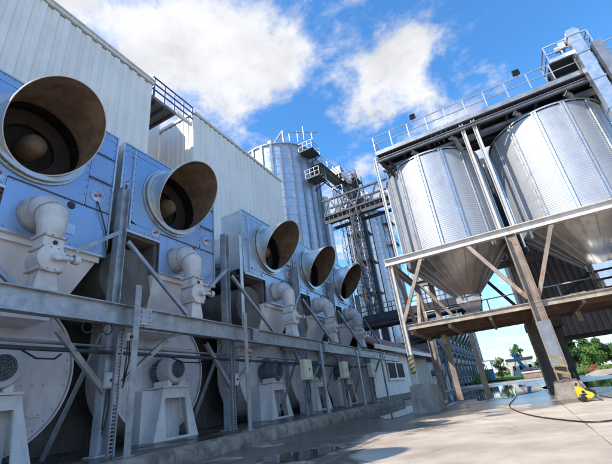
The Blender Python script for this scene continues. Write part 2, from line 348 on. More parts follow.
# grass beyond the yard
gz = lambda x, y: .02 + .10*math.sin(x*.31+y*.17) * math.sin(y*.11+1) + .05*math.sin(x*1.3+y*.9)
tag(grid_sheet(-60, 90, 62, 260, 75, 66, lambda x, y: gz(x, y)+.10).build('grass_field', 'grass'), kind='structure')
tag(grid_sheet(3.9, 60, 41, 62.5, 60, 24, lambda x, y: gz(x, y)+.11).build('grass_verge', 'grass'), kind='structure')
m = MB()
for k in range(6000):
    y = 41.5 + 40*random.random()**1.3; x = random.uniform(4.0, 26) if y < 63 else random.uniform(-9, 26)
    h = random.uniform(.12, .34); a = random.uniform(0, PI); w = .07; z = gz(x, y)+.09; dx, dy = math.cos(a)*w, math.sin(a)*w
    m.add([(x-dx, y-dy, z), (x+dx, y+dy, z), (x+random.uniform(-.1,.1), y+random.uniform(-.1,.1), z+h)], [(0,1,2)])
tag(m.build('grass_tufts', 'leaf_bright', smooth=False), 'tufts of long grass standing in the meadow behind the yard', 'grass', kind='stuff')

# raised plinth the blowers stand on, with its broken kerb
pl = MB().box(-20, -6.86, -6, 23.4, -.04, .295).build('raised_platform', 'plinth', smooth=False); tag(pl, kind='structure')
rnd = random.Random(4); yk = -6.0
while yk < 23.2:
    ln = rnd.uniform(1.1, 2.1); y1 = min(23.4, yk+ln); ny = 16; m = MB(); prof = [(-6.87, -.04), (-6.40, -.04), (-6.41, .10), (-6.43, .20), (-6.47, .275), (-6.56, .31), (-6.87, .305)]
    vs = []; fs = []; q = len(prof)
    for j in range(ny+1):
        y = yk + .002 + (y1-yk-.004)*j/ny; e = .015 if j in (0, ny) else 0
        for i, (x, z) in enumerate(prof):
            jx = rnd.uniform(-.012, .01) if 0 < i < q-1 else 0; jz = (rnd.uniform(-.01, .005) - (.06*rnd.random() if rnd.random() < .12 else 0)) if i in (4, 5) else (rnd.uniform(-.006, .003) if i == q-1 else rnd.uniform(-.02,.02) if 1 < i < 4 else 0)
            vs.append((x + jx - (e*.4 if 1 < i < q-1 else 0), y, z + jz - (e*.3 if i in (4, 5) else 0)))
    for j in range(ny):
        for i in range(q-1): fs.append((j*q+i, j*q+i+1, (j+1)*q+i+1, (j+1)*q+i))
    fs.append(tuple(range(q))); fs.append(tuple(ny*q+i for i in range(q-1, -1, -1)))
    m.add(vs, fs).build('kerb_block', 'kerb', pl, smooth=False); yk = y1

# ------------------------------------------------------------------ clad buildings on the left
def cladding(parent, axis, fixed, a0, a1, z0, z1, pitch, out, depth=.055, m='clad', name='cladding_panel', ztop=None):
    """trapezoid sheets, one object per rib; axis: the direction along the wall, out: +1/-1 the side it faces"""
    n = max(1, round((a1-a0)/pitch)); p = (a1-a0)/n
    prof = [(0, 0), (.40*p, 0), (.46*p, depth), (.93*p, depth), (.985*p, 0.0)]
    first = None; pl_ = wloc(parent)
    for k in range(n):
        if first is None:
            mb = MB(); vs = []; q = len(prof); lv = [(z0, .006), (z0+(z1-z0)*.36, .006), (z0+(z1-z0)*.36+.004, 0), (z0+(z1-z0)*.69, .005), (z0+(z1-z0)*.69+.004, -.002), (z1, -.002)] if z1-z0 > 8 else [(z0, 0), (z1, 0)]
            for back in (0, .014):
                for z, e in lv:
                    for u, d in prof: d2 = d+e-back; vs.append((fixed+out*d2, a0+u, z) if axis == 'y' else (a0+u, fixed+out*d2, z))
            nl = len(lv); H = nl*q
            fs = [(l*q+i, l*q+i+1, (l+1)*q+i+1, (l+1)*q+i) for l in range(nl-1) for i in range(q-1)]
            fs += [(H+l*q+i, H+(l+1)*q+i, H+(l+1)*q+i+1, H+l*q+i+1) for l in range(nl-1) for i in range(q-1)]
            fs += [(i, H+i, H+i+1, i+1) for i in range(q-1)] + [((nl-1)*q+i, (nl-1)*q+i+1, H+(nl-1)*q+i+1, H+(nl-1)*q+i) for i in range(q-1)]
            fs += [(l*q+e, (l+1)*q+e, H+(l+1)*q+e, H+l*q+e) for l in range(nl-1) for e in (0, q-1)]
            for z, e in lv[1:-1:2]:
                for u in (prof[0][0]+.04, .43*p+.04, .80*p):
                    d = (prof[2][1] if u > .46*p else 0)+.012
                    if axis == 'y': mb.box(*sorted((fixed+out*(d-.01), fixed+out*(d+.012))), a0+u-.014, a0+u+.014, z+.05, z+.078)
            first = mb.add(vs, fs).build(name, m, parent, smooth=False)
        else:
            o = dup(first, parent); o.location = (0, k*p, 0) if axis == 'y' else (k*p, 0, 0)
b1 = thing('warehouse', (-24, 3, 0), 'tall off-white clad warehouse at the left edge with cream roof flashing', 'warehouse')
WX = -16.5
MB().box(-40, WX-.06, -6, 12.6, 0, 21.75).build('wall', 'clad', b1, smooth=False)
cladding(b1, 'y', WX-.05, -6, 12.64, 0, 21.85, .62, 1, .10)
MB().box(-40.2, WX+.12, -6.1, 12.72, 21.92, 22.20).box(WX-.02, WX+.17, -6.1, 12.72, 22.205, 22.30).build('roof_edge', 'fascia', b1, smooth=False)
b2 = thing('warehouse', (-24, 23, 0), 'off-white ribbed warehouse block beyond the recess, railing beside its corner', 'warehouse')
MB().box(-40, WX-.06, 16.68, 29.3, 0, 22.15).build('wall', 'clad', b2, smooth=False)
cladding(b2, 'y', WX-.05, 16.64, 29.4, 0, 22.25, .56, 1, depth=.08)
cladding(b2, 'x', 16.67, -20.2, WX-.08, 0, 22.2, .52, -1, depth=.05, name='end_cladding_panel')
MB().box(-40.1, WX+.08, 16.56, 29.5, 22.32, 22.58).build('roof_edge', 'fascia', b2, smooth=False)
# recessed bay with the balcony slab and the blue railing
b3 = thing('balcony', (-19, 14.6, 20), 'recessed balcony with a dark blue railing between the two warehouse blocks', 'balcony')
MB().box(-20.6, -20.24, 12.74, 16.5, 0, 25.0).build('back_wall', 'clad', b3, smooth=False)
MB().box(-20.2, WX-.1, 12.76, 14.9, 20.95, 21.2).build('floor_slab', 'soffit', b3, smooth=False)
MB().box(WX-.2, WX-.02, 14.91, 16.5, 21.0, 21.25).build('edge_girder', 'clad', b3, smooth=False)
for k in range(3):
    y = 13.1 + .76*k; MB().bar((-20.2, y, 20.82), (WX-.15, y, 20.82), .12, .22).build('joist', 'steel_dark', b3, smooth=False)
for k in range(5): MB().bar((WX-.12, 12.9+.9*k, 21.21), (WX-.12, 12.9+.9*k, 22.95), .09).build('railing_post', 'blue_rail', b3, smooth=False)
for z in (21.8, 22.35, 22.92): MB().bar((WX-.12, 12.75, z), (WX-.12, 16.6, z), .08).build('rail', 'blue_rail', b3, smooth=False)

# ------------------------------------------------------------------ exhaust units
UX = -8.5; UYS = [3.48, 7.61, 13.28, 17.36, 21.43]; UZ = 4.8
HC = 7.30
def make_unit(y, label, group):
    u = thing('exhaust_unit', (UX, y, UZ), label, 'exhaust unit', group); O = Vector((0, 0, UZ))
    def B(mb, name, m, par=u, **k): return mb.build(name, m, par, off=O, **k)
    y0, y1 = -1.93, 2.02
    # front panel with a round hole
    n = 48; hole = []; sq = []; hw0, hw1, hz0, hz1 = -1.50, 1.30, 6.06, 8.40
    for k in range(n):
        t = 2*PI*k/n; c, s = math.cos(t), math.sin(t); hole.append((0, 1.0*c, HC+1.0*s))
        sc = min((hw1/c if c > 1e-6 else hw0/c if c < -1e-6 else 99), ((hz1-HC)/s if s > 1e-6 else (hz0-HC)/s if s < -1e-6 else 99)); sq.append((0, sc*c, HC+sc*s))
    mb = MB(); vs = hole + sq + [(-.04, b, c) for a, b, c in hole] + [(-.04, b, c) for a, b, c in sq]
    fs = [(k, (k+1) % n, n+(k+1) % n, n+k) for k in range(n)] + [(2*n+k, 3*n+k, 3*n+(k+1) % n, 2*n+(k+1) % n) for k in range(n)] + [(k, 2*n+k, 2*n+(k+1) % n, (k+1) % n) for k in range(n)] + [(n+k, n+(k+1) % n, 3*n+(k+1) % n, 3*n+k) for k in range(n)]
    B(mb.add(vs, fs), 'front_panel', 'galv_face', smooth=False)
    g = .012
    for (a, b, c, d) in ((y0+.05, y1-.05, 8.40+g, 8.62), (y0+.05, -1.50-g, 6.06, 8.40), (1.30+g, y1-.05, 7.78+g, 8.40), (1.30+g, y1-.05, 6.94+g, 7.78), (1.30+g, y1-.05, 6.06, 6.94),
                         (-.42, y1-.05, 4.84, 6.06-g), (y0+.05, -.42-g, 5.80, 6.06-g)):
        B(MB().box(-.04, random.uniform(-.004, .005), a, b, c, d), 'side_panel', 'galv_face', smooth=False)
    # frame angles round the panels and the cover strips over the seams
    fr = MB(); fr.box(-.10, .035, y0, y0+.045, 5.80, 8.66); fr.box(-.10, .035, y1-.045, y1, 4.80, 8.66); fr.box(-.10, .03, y0+.048, y1-.048, 8.625, 8.665)
    fr.box(-.10, .03, y0+.048, -.42, 5.74, 5.795); fr.box(-.10, .028, -.41, y1-.048, 4.79, 4.835); B(fr, 'panel_frame', 'galv', smooth=False)
    for a, b, z in ((1.302, y1-.05, 7.785), (1.302, y1-.05, 6.945), (-.42, y1-.05, 6.055)): B(MB().box(.006, .022, a, b, z-.016, z+.016), 'seam_strip', 'steel_dark', smooth=False)
    B(MB().box(.006, .075, y0+.36, y0+.40, 5.9, 8.5).box(.006, .05, y0+.30, y0+.46, 8.28, 8.34), 'stiffener', 'galv', smooth=False)
    # casing behind, drum and plenum
    B(MB().box(-1.1, -.12, y0+.02, y1-.02, 8.55, 8.64).box(-1.1, -.12, y0+.02, y0+.05, 6.0, 8.54).box(-1.1, -.12, y1-.05, y1-.02, 4.9, 8.54), 'casing', 'galv', smooth=False)
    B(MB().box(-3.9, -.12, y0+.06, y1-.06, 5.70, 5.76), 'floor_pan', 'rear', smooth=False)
    B(MB().lathe([(1.0, -.05), (1.0, -.6), (.35, -.62), (0.0, -.62)], (0, 0, HC), 'x', 40), 'inlet_bore', 'dark')
    B(MB().lathe([(0, .02), (.14, .0), (.23, -.08), (.28, -.2), (.29, -.58)], (0, 0.02, HC-.04), 'x', 24), 'fan_hub', 'horn_in')
    B(MB().lathe([(1.0, -.02), (1.0, -.42), (.62, -.46), (.62, -.50)], (0, 0, HC), 'x', 40), 'inlet_ring', 'throat')
    B(MB().lathe([(0, -1.12), (1.36, -1.12), (1.36, -3.6), (0, -3.6)], (0, 0, HC-.1), 'x', 36).lathe([(1.36, -1.5), (1.42, -1.5), (1.42, -1.58), (1.36, -1.58)], (0, 0, HC-.1), 'x', 36).lathe([(1.36, -2.6), (1.42, -2.6), (1.42, -2.68), (1.36, -2.68)], (0, 0, HC-.1), 'x', 36), 'drum', 'galv')
    # horn: rolled flange, cylinder cut on the slant, brown lining
    B(MB().lathe([(1.0, .004), (1.16, .004), (1.17, .03), (1.16, .06), (1.02, .06), (1.02, .10), (1.10, .11), (1.10, .15), (.99, .15)], (0, 0, HC), 'x', 56), 'flange', 'horn')
    bl = MB()
    for k in range(20):
        t = 2*PI*(k+.5)/20; bl.tube([(.06, 1.085*math.cos(t), HC+1.085*math.sin(t)), (.085, 1.085*math.cos(t), HC+1.085*math.sin(t))], .024, 6)
    B(bl, 'flange_bolts', 'bolt', smooth=False)
    n = 64; vo = []; vi = []; steps = 6; cut = lambda t: .80 + .68*math.sin(t) + .08*math.cos(t)
    out, inn = MB(), MB(); vs = []; ws = []
    for i in range(steps+1):
        for k in range(n):
            t = 2*PI*k/n; L_ = .02 + (cut(t)-.02)*i/steps; r = .985; vs.append((L_, r*math.cos(t), HC+r*math.sin(t))); ws.append((L_-.001 if i == steps else L_, (r-.018)*math.cos(t), HC+(r-.018)*math.sin(t)))
    q = [(i*n+k, i*n+(k+1) % n, (i+1)*n+(k+1) % n, (i+1)*n+k) for i in range(steps) for k in range(n)]
    h = B(out.add(vs, q), 'horn', 'horn'); B(inn.add(ws, [f[::-1] for f in q]), 'horn_lining', 'horn_in', h)
    rim = [(cut(2*PI*k/n), .976*math.cos(2*PI*k/n), HC+.976*math.sin(2*PI*k/n)) for k in range(n+1)]
    B(MB().tube(rim, .016, 6, caps=False), 'rim_bead', 'horn', h)
    B(MB().bar((.17, -.02, HC+.964), (cut(PI/2)-.02, -.02, HC+.964), .035, .014), 'lap_seam', 'horn_in', h, smooth=False)
    B(MB().box(.15, .17, .96, 1.0, HC-.1, HC+.1), 'seam_plate', 'horn', h, smooth=False)
    # badges and inspection port
    for by, bz, s in ((1.60, 6.46, 1.0), (-.62, 6.02, .8), (-1.72, 7.3, .55)):
        bd = B(MB().lathe([(0, .03), (.15*s, .03), (.17*s, .022), (.17*s, .008)], (0, by, bz), 'x', 20).lathe([(.17*s, .012), (.20*s, .012), (.20*s, .007)], (0, by, bz), 'x', 20), 'warning_badge', 'badge')
        B(MB().lathe([(0, .045), (.045*s, .045), (.05*s, .028)], (0, by+.05*s, bz+.03), 'x', 10).lathe([(0, .045), (.045*s, .045), (.05*s, .028)], (0, by-.06*s, bz-.02), 'x', 10), 'red_mark', 'red', bd)
    B(MB().lathe([(0, .03), (.085, .03), (.10, .01)], (0, .98, 5.92), 'x', 16), 'inspection_port', 'black')
    rv = MB()
    for (ya, yb, zz) in ((y0+.10, -.1, 8.60), (.1, y1-.1, 8.60), (1.36, y1-.1, 7.74), (1.36, y1-.1, 6.90), (-.3, y1-.1, 6.02), (-.3, y1-.1, 4.90), (y0+.1, -.5, 5.86), (1.36, y1-.1, 7.83), (1.36, y1-.1, 6.99)):
        for k in range(9): t = ya+(yb-ya)*k/8; rv.box(.004, .018, t-.013, t+.013, zz-.013, zz+.013)
    for yy in (y0+.09, y1-.09, -1.46, 1.26):
        for k in range(11): t = 6.15+.22*k; rv.box(.004, .018, yy-.013, yy+.013, t-.013, t+.013)
    tag(B(rv, 'rivets', 'bolt', smooth=False), kind='stuff')
    # elbow pipe and rotary valve below
    ey, ez = .30, 5.36
    B(MB().lathe([(.2, .008), (.43, .008), (.43, .045), (.2, .045)], (0, ey, ez), 'x', 32), 'elbow_flange', 'rusty_post')
    B(MB().tube([(.03, ey, ez), (.34, ey, ez), (.36, ey, ez-.005), (.58, ey+.01, ez-.17), (.595, ey+.01, ez-.19), (.64, ey+.02, ez-.46), (.645, ey+.02, ez-.48), (.65, ey+.02, ez-.80)], [.37, .365, .365, .32, .32, .275, .275, .22], 28), 'elbow_pipe', 'elbow')
    for (px_, pz_, r_w, dx_, dz_) in ((.35, ez, .372, 1, .25), (.588, ez-.18, .326, .6, .8)):
        d = Vector((dx_, 0, -dz_)).normalized()*.012; B(MB().tube([Vector((px_, ey+.005, pz_))-d, Vector((px_, ey+.005, pz_))+d], r_w, 28, caps=False), 'weld_seam', 'rusty_post')
    vx = .65; ey += .02
    vb = MB().box(vx-.21, vx+.21, ey-.21, ey+.21, 4.33, 4.55).box(vx-.25, vx+.25, ey-.25, ey+.25, 4.555, 4.60).box(vx-.25, vx+.25, ey-.25, ey+.25, 4.28, 4.325).prism([(vx-.2, 4.28), (vx+.2, 4.28), (vx+.2, 3.9), (vx-.2, 3.9)], ey-.2, ey+.2, 'y')
    vb.lathe([(0, .27), (.29, .27), (.29, .25), (.26, .245), (.26, -.27), (0, -.27)], (vx, ey, 4.08), 'x', 20).box(vx-.25, vx+.25, ey-.25, ey+.25, 3.82, 3.87)
    v = B(vb, 'rotary_valve', 'elbow', bevel=.01)
    B(MB().lathe([(0, .42), (.075, .42), (.075, .26), (0, .26)], (vx, ey+.02, 4.08), 'x', 14).tube([(vx+.36, ey, 4.08), (vx+.36, ey+.34, 4.11)], .055, 12).lathe([(0, .46), (.10, .46), (.10, .34)], (vx+.36, ey, 4.11), 'y', 14), 'valve_motor', 'motor_w', v)
    B(MB().lathe([(0, .225), (.05, .225), (.05, .21)], (vx, ey+.02, 4.44), 'x', 12), 'valve_port', 'black', v)
    vbt = MB()
    for yy in (-.22, -.07, .08, .22):
        for zz in (4.578, 4.302, 3.845): vbt.box(vx+.25, vx+.27, ey+yy-.016, ey+yy+.016, zz-.016, zz+.016)
    B(vbt, 'valve_bolts', 'bolt', v, smooth=False)
    B(MB().add([(vx-.17,ey-.17,3.815),(vx+.17,ey-.17,3.815),(vx+.17,ey+.17,3.815),(vx-.17,ey+.17,3.815),(vx-.2,ey-.24,3.3),(vx+.2,ey-.24,3.3),(vx+.2,ey+.24,3.3),(vx-.2,ey+.24,3.3)], [(0,1,2,3),(7,6,5,4),(0,4,5,1),(1,5,6,2),(2,6,7,3),(3,7,4,0)]), 'valve_chute', 'elbow', v, smooth=False)
    # collecting hopper under the right half of the casing
    vs = [(-2.2,-.75,4.78),(-.14,-.45,4.78),(-.14,y1-.10,4.78),(-2.2,y1-.10,4.78),(-1.9,-.35,3.25),(-.75,-.25,3.25),(-.75,1.30,3.25),(-1.9,1.30,3.25)]
    B(MB().add(vs, [(0,1,2,3),(7,6,5,4),(0,4,5,1),(1,5,6,2),(2,6,7,3),(3,7,4,0)]).box(-.13, -.09, -.40, y1-.1, 4.66, 4.79), 'hopper', 'volute', smooth=False)
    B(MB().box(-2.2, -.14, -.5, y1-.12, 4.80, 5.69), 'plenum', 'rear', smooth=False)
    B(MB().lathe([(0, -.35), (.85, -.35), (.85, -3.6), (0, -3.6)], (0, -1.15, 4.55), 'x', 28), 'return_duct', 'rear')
    return u
ULAB = ['big horn exhaust unit with blue panels, cut off by the left edge', 'horn exhaust unit with blue panels, second from the left edge',
        'greyer middle exhaust unit of the row, standing after the wide gap', 'fourth exhaust unit, its horn between the middle and last horns', 'last and smallest-looking horn exhaust unit, nearest the lattice tower']
units = [make_unit(UYS[0], ULAB[0], 'horn exhaust units in the near row')]
for y, lb in zip(UYS[1:], ULAB[1:]):
    u = copy_tree(units[0]); u.location.y = y; u['label'] = lb; units.append(u)

for ui, pts in ((0, [(.02, 1.6, 6.3), (.08, 1.7, 6.0), (.05, 1.92, 5.5), (.1, 2.0, 4.6)]), (1, [(.02, -1.72, 7.2), (.10, -1.78, 6.8), (.06, -1.9, 6.1), (.02, -1.98, 5.4)]), (2, [(.02, 1.6, 6.3), (.12, 1.5, 5.9), (.06, 1.85, 5.2), (.08, 1.95, 4.5)]), (3, [(.02, -.62, 5.9), (.08, -.75, 5.7), (.05, -1.2, 5.6), (.02, -1.9, 5.5)])):
    uu_ = units[ui]; MB().tube([(a, b, c) for a, b, c in pts], .018, 6).build('cable', 'hose', uu_, off=(0, 0, UZ))
for ui, (a, b, c, d, m_) in enumerate(((.75, 1.15, 5.15, 5.42, 'badge'), (1.05, 1.5, 5.3, 5.5, 'motor_w'), (.9, 1.2, 5.0, 5.35, 'steel_grey'), (1.2, 1.6, 5.4, 5.6, 'badge'))):
    if ui != 1: MB().box(.007, .02, a, b, c, d).build('patch_plate', m_, units[ui], off=(0, 0, UZ), smooth=False)
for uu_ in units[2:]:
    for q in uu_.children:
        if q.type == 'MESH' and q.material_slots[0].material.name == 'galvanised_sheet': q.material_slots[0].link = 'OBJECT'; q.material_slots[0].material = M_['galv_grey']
u = copy_tree(units[0]); u.location.y = -.65; u['label'] = 'horn exhaust unit standing before the first one, outside the left edge'
# ------------------------------------------------------------------ blowers on the plinth
def make_blower(y, label):
    b = thing('blower', (-10.2, y, .3), label, 'blower', 'blowers on the raised plinth'); O = Vector((-10.2+0, 0, .3)); O = Vector((0, 0, .3))
    def B(mb, name, m, par=b, **k): return mb.build(name, m, par, off=O, **k)
    zc = 2.25
    B(MB().lathe([(0, -.10), (1.74, -.10), (1.80, -.12), (1.80, -1.25), (1.74, -1.27), (0, -1.27)], (0, .15, zc), 'x', 56), 'volute', 'volute')
    B(MB().lathe([(1.80, -.06), (1.84, -.06), (1.84, -.10), (1.80, -.10)], (0, .15, zc), 'x', 56), 'volute_rim', 'volute')
    B(MB().box(-1.26, -.115, -1.64, -.35, 2.3, 4.4), 'outlet_duct', 'volute', smooth=False)
    B(MB().box(-.095, -.07, -.98, -.92, .75, 3.7).box(-.095, -.07, -1.4, 1.7, 3.03, 3.08), 'stiffener', 'white', smooth=False)
    pt = B(MB().box(-.095, -.075, .55, 1.35, 1.25, 2.0), 'inspection_plate', 'white', smooth=False)
    bm_ = MB()
    for yy in (.6, .82, 1.06, 1.30):
        for zz in (1.29, 1.96): bm_.box(-.075, -.058, yy-.015, yy+.015, zz-.015, zz+.015)
    for k in range(36):
        t = 2*PI*k/36; bm_.box(-.10, -.085, .15+1.69*math.cos(t)-.014, .15+1.69*math.cos(t)+.014, zc+1.69*math.sin(t)-.014, zc+1.69*math.sin(t)+.014)
    tag(B(bm_, 'rivets', 'bolt', smooth=False), kind='stuff')
    # bearing housing, pedestal
    B(MB().box(-.09, .42, -.95, .50, .14, 1.66), 'bearing_box', 'volute', smooth=False, bevel=.01)
    x0, x1 = .425, .92
    def frame(x, th):
        m = MB(); oy = [(-.92, .12), (.86, .12), (.44, 1.68), (-.52, 1.68)]; iy = [(-.46, .36), (.42, .36), (.36, 1.40), (-.44, 1.40)]
        vs = [(x+.0 if z < 1 else x-.12, y, z) for y, z in oy+iy]; vs += [(p[0]-th, p[1], p[2]) for p in vs]
        fs = [(0,1,5,4),(1,2,6,5),(2,3,7,6),(3,0,4,7)]; fs += [tuple(8+i for i in f[::-1]) for f in fs] + [(0,8,9,1),(1,9,10,2),(2,10,11,3),(3,11,8,0),(4,5,13,12),(5,6,14,13),(6,7,15,14),(7,4,12,15)]
        return m.add(vs, fs)
    ped = B(frame(x1, .05), 'pedestal', 'white', smooth=False)
    for q in ([(x0,-.91,.14),(x1-.052,-.91,.14),(x1-.172,-.51,1.67),(x0,-.51,1.67)], [(x0,.85,.14),(x1-.052,.85,.14),(x1-.172,.43,1.67),(x0,.43,1.67)]):
        q2 = [(a, b+.02, c) for a, b, c in q]
        B(MB().add(q+q2, [(0,1,2,3),(7,6,5,4),(0,4,5,1),(1,5,6,2),(2,6,7,3),(3,7,4,0)]), 'pedestal_cheek', 'white', ped, smooth=False)
    B(MB().box(-.3, x1+.05, -1.0, .94, .005, .135), 'base_frame', 'white', smooth=False)
    B(MB().box(.12, .86, -.56, .46, 1.69, 1.74).box(.2, .78, -.36, -.18, 1.745, 1.90).box(.2, .78, .10, .28, 1.745, 1.90), 'motor_plate', 'white', smooth=False)
    mz = 2.22; my = -.03
    mo = B(MB().lathe([(0, -.05), (.30, -.05), (.33, 0), (.33, .52)], (0, my, mz), 'x', 28), 'motor', 'motor')
    fi = MB()
    for k in range(20):
        t = 2*PI*k/20; fi.bar((.02, my+.345*math.cos(t), mz+.345*math.sin(t)), (.50, my+.345*math.cos(t), mz+.345*math.sin(t)), .012, .05, (0, math.cos(t), math.sin(t)))
    B(fi, 'cooling_fins', 'motor', mo, smooth=False)
    B(MB().lathe([(.345, .36), (.41, .37), (.425, .43), (.425, .78), (.39, .86), (.27, .875), (.27, .85)], (0, my, mz), 'x', 32), 'fan_cowl', 'motor_w', mo)
    B(MB().lathe([(0, .858), (.27, .858)], (0, my, mz), 'x', 24), 'grille', 'grille', mo)
    gr = MB()
    for rr_ in (.06, .12, .18, .235): gr.lathe([(rr_, .862), (rr_+.012, .872), (rr_+.024, .862)], (0, my, mz), 'x', 24)
    for k in range(4): t = PI*k/4; gr.bar((.87, my-.24*math.cos(t), mz-.24*math.sin(t)), (.87, my+.24*math.cos(t), mz+.24*math.sin(t)), .012)
    tag(B(gr, 'grille_rings', 'motor', mo, smooth=False), kind='stuff')
    B(MB().box(.10, .40, my-.2, my+.12, mz+.36, mz+.54), 'terminal_box', 'motor_w', mo, smooth=False, bevel=.015)
    return b
BLAB = ['white blower with big round casing, cut off by the left edge of the photo', 'white blower under the second horn, pale motor on a trapezoid pedestal', 'white blower with dark motor, third along the plinth', 'white blower half hidden behind a cream switch box, fourth along the plinth', 'white blower at the far end of the plinth']
BYS = [4.13, 8.88, 14.72, 18.8, 22.75]
bl0 = make_blower(BYS[0], BLAB[0]); blowers = [bl0]
for i, (y, lb) in enumerate(zip(BYS[1:], BLAB[1:]), 1):
    c = copy_tree(bl0); c.location.y = y; c['label'] = lb; blowers.append(c)
    if i >= 2:
        for ch in c.children:
            if ch.name.startswith('motor') and 'plate' not in ch.name:
                for g_ in ch.children:
                    if g_.name.startswith(('fan_cowl', 'terminal')):
                        g_.data = g_.data.copy(); g_.data.materials[0] = M_['motor']

# ------------------------------------------------------------------ steel frame in front of the units
fr = thing('support_frame', (-7.6, 12, .3), 'long galvanised steel frame of posts and braces carrying the horn units', 'steel frame')
BT = lambda y: 3.28 - .015*(y-2.8)
ybs = [-3.0, 1.2, 5.72, 10.0, 15.18, 19.28, 23.5, 27.0]
for a, b in zip(ybs[:-1], ybs[1:]):
    MB().hbeam((-7.25, a+.012, BT(a)-.22), (-7.25, b-.012, BT(b)-.22), .22, .44, .025).build('beam', 'galv_post', fr, smooth=False)
for y in ybs[1:-1]:
    s = MB().box(-7.125, -7.10, y-.17, y+.17, BT(y)-.40, BT(y)-.04).build('splice_plate', 'galv_post', fr, smooth=False)
    bm_ = MB()
    for yy in (-.11, .11):
        for zz in (-.33, -.22, -.11): bm_.tube([(-7.102, y+yy, BT(y)+zz), (-7.075, y+yy, BT(y)+zz)], .022, 6)
    bm_.build('bolts', 'bolt', s, smooth=False)
def post(y, x, z0, z1, w, d, m, nm='post'): return MB().hbeam((x, y, z0), (x, y, z1), d, w, .018, (0,1,0)).build(nm, m, fr, smooth=False)
for i, y in enumerate((1.35, 5.70, 9.98, 15.2, 19.3, 23.6)):
    post(y, -8.30, .34, 6.9, .22, .24, 'galv_post', 'main_post')
    MB().box(-8.48, -8.12, y-.2, y+.2, .30, .335).build('base_plate', 'rusty_post', fr, smooth=False)
    # braces
    MB().angle((-8.12, y+.12, 5.25), (-7.75, y+2.05, 3.35), .10).build('brace', 'galv_post', fr, smooth=False)
    MB().angle((-8.12, y-.12, 5.45), (-7.85, y-1.35, 4.45), .10).build('brace', 'galv_post', fr, smooth=False)
    MB().angle((-7.95, y-1.4, 2.75), (-8.15, y-.1, 1.55), .11).build('brace', 'galv_post', fr, smooth=False)
    MB().angle((-7.95, y+1.4, 2.75), (-8.15, y+.1, 1.55), .11).build('brace', 'galv_post', fr, smooth=False)
    MB().angle((-8.5, y-.05, 2.9), (-9.6, y-.4, .35), .08).build('brace', 'galv_post', fr, smooth=False)
    MB().bar((-12.2, y, .3), (-12.2, y, 5.9), .2).build('rear_post', 'steel_dark', fr, smooth=False)
    MB().box(-12.3, -8.42, y-.08, y+.08, 5.62, 5.78).build('cross_beam', 'steel_grey', fr, smooth=False)
MB().angle((-8.25, 10.78, 3.25), (-8.25, 10.78, 7.1), .17, .02).build('corner_post', 'galv', fr, smooth=False)
for y, zt in ((1.0, 3.5), (5.36, 3.66), (9.22, 3.55), (14.25, 2.9), (18.35, 2.85), (22.2, 2.8)):
    MB().angle((-7.0, y, .31), (-7.0, y, zt), .15, .016).build('front_post', 'galv_post', fr, smooth=False)
    MB().box(-7.12, -6.88, y-.12, y+.12, .30, .32).build('base_plate', 'rusty_post', fr, smooth=False)
for y in (5.50, 9.38):
    t_ = MB(); t_.bar((-7.62, y-.065, .3), (-7.62, y-.065, 3.0), .035, .06); t_.bar((-7.62, y+.065, .3), (-7.62, y+.065, 3.0), .035, .06)
    for k in range(38): t_.bar((-7.62, y-.045, .36+.07*k), (-7.62, y+.045, .36+.07*k), .03)
    t_.build('cable_tray', 'steel_grey', fr, smooth=False)
MB().tube([(-8.0, -2, 2.42), (-8.0, 5, 2.38), (-8.0, 12, 2.30), (-8.0, 23.4, 2.18)], .045, 8).build('conduit', 'steel_dark', fr)
MB().tube([(-8.3, -2, 2.62), (-8.3, 12, 2.5), (-8.3, 23.4, 2.4)], .03, 8).build('conduit', 'steel_grey', fr)
for i in range(3):
    MB().tube([(-7.35+.0, 4.55+.22*i + .11*math.cos(t/6*PI), 2.72+.11*math.sin(t/6*PI)) for t in range(13)], .014, 6).build('cable_loop', 'hose', fr)
for y in UYS:       # long cable drops
    MB().tube([(-8.0, y+1.0, 2.3), (-8.3, y+1.05, 2.25), (-8.9, y+1.0, 2.35), (-9.6, y+1.0, 2.65)], .02, 6).build('motor_cable', 'hose', fr)
# dark wall added behind the blowers to keep leaking light out
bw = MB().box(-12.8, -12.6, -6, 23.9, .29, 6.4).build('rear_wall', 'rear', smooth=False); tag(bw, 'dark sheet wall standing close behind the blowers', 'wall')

# switch boxes
def switch_box(x, y, z, w, h, d, label, stand, m='box'):
    t = thing('switch_box', (x, y, .3 if stand else z), label, 'switch box', 'switch boxes along the blowers')
    MB().box(x-d, x, y-w/2, y+w/2, z-h/2, z+h/2).build('case', m, t, smooth=False, bevel=.015)
    MB().box(x+.002, x+.018, y-w*.42, y+w*.42, z-h*.42, z+h*.42).build('lid', m, t, smooth=False, bevel=.006)
    MB().lathe([(0, .055), (.03, .055), (.035, .019)], (x, y, z), 'x', 12).build('knob', 'black', t)
    MB().tube([(x-d/2, y-w*.2, z-h/2), (x-d/2, y-w*.22, z-h/2-.35), (x-d/2-.06, y-w*.1, z-h/2-.8)], .016, 6).tube([(x-d/2, y+w*.2, z-h/2), (x-d/2, y+w*.3, z-h/2-.4), (x-d/2-.1, y+w*.1, z-h/2-.9)], .016, 6).build('cables', 'hose', t)
    if stand: MB().bar((x-d-.03, y, .3), (x-d-.03, y, z+h*.4), .07, .05).build('stand', 'galv_post', t, smooth=False)
for y, lb in ((13.4, 'cream switch box on a stand, the nearest of three before the far blowers'), (17.1, 'cream switch box on a stand, the middle of three before the far blowers'), (20.95, 'cream switch box on a stand by the white hut window, farthest of three')):
    switch_box(-7.15, y, 1.93, .62, .74, .22, lb, True)
switch_box(-7.98, 5.62, 1.78, .2, .34, .12, 'small pale switch box on the rusty post left of the second blower', False, 'motor_w')
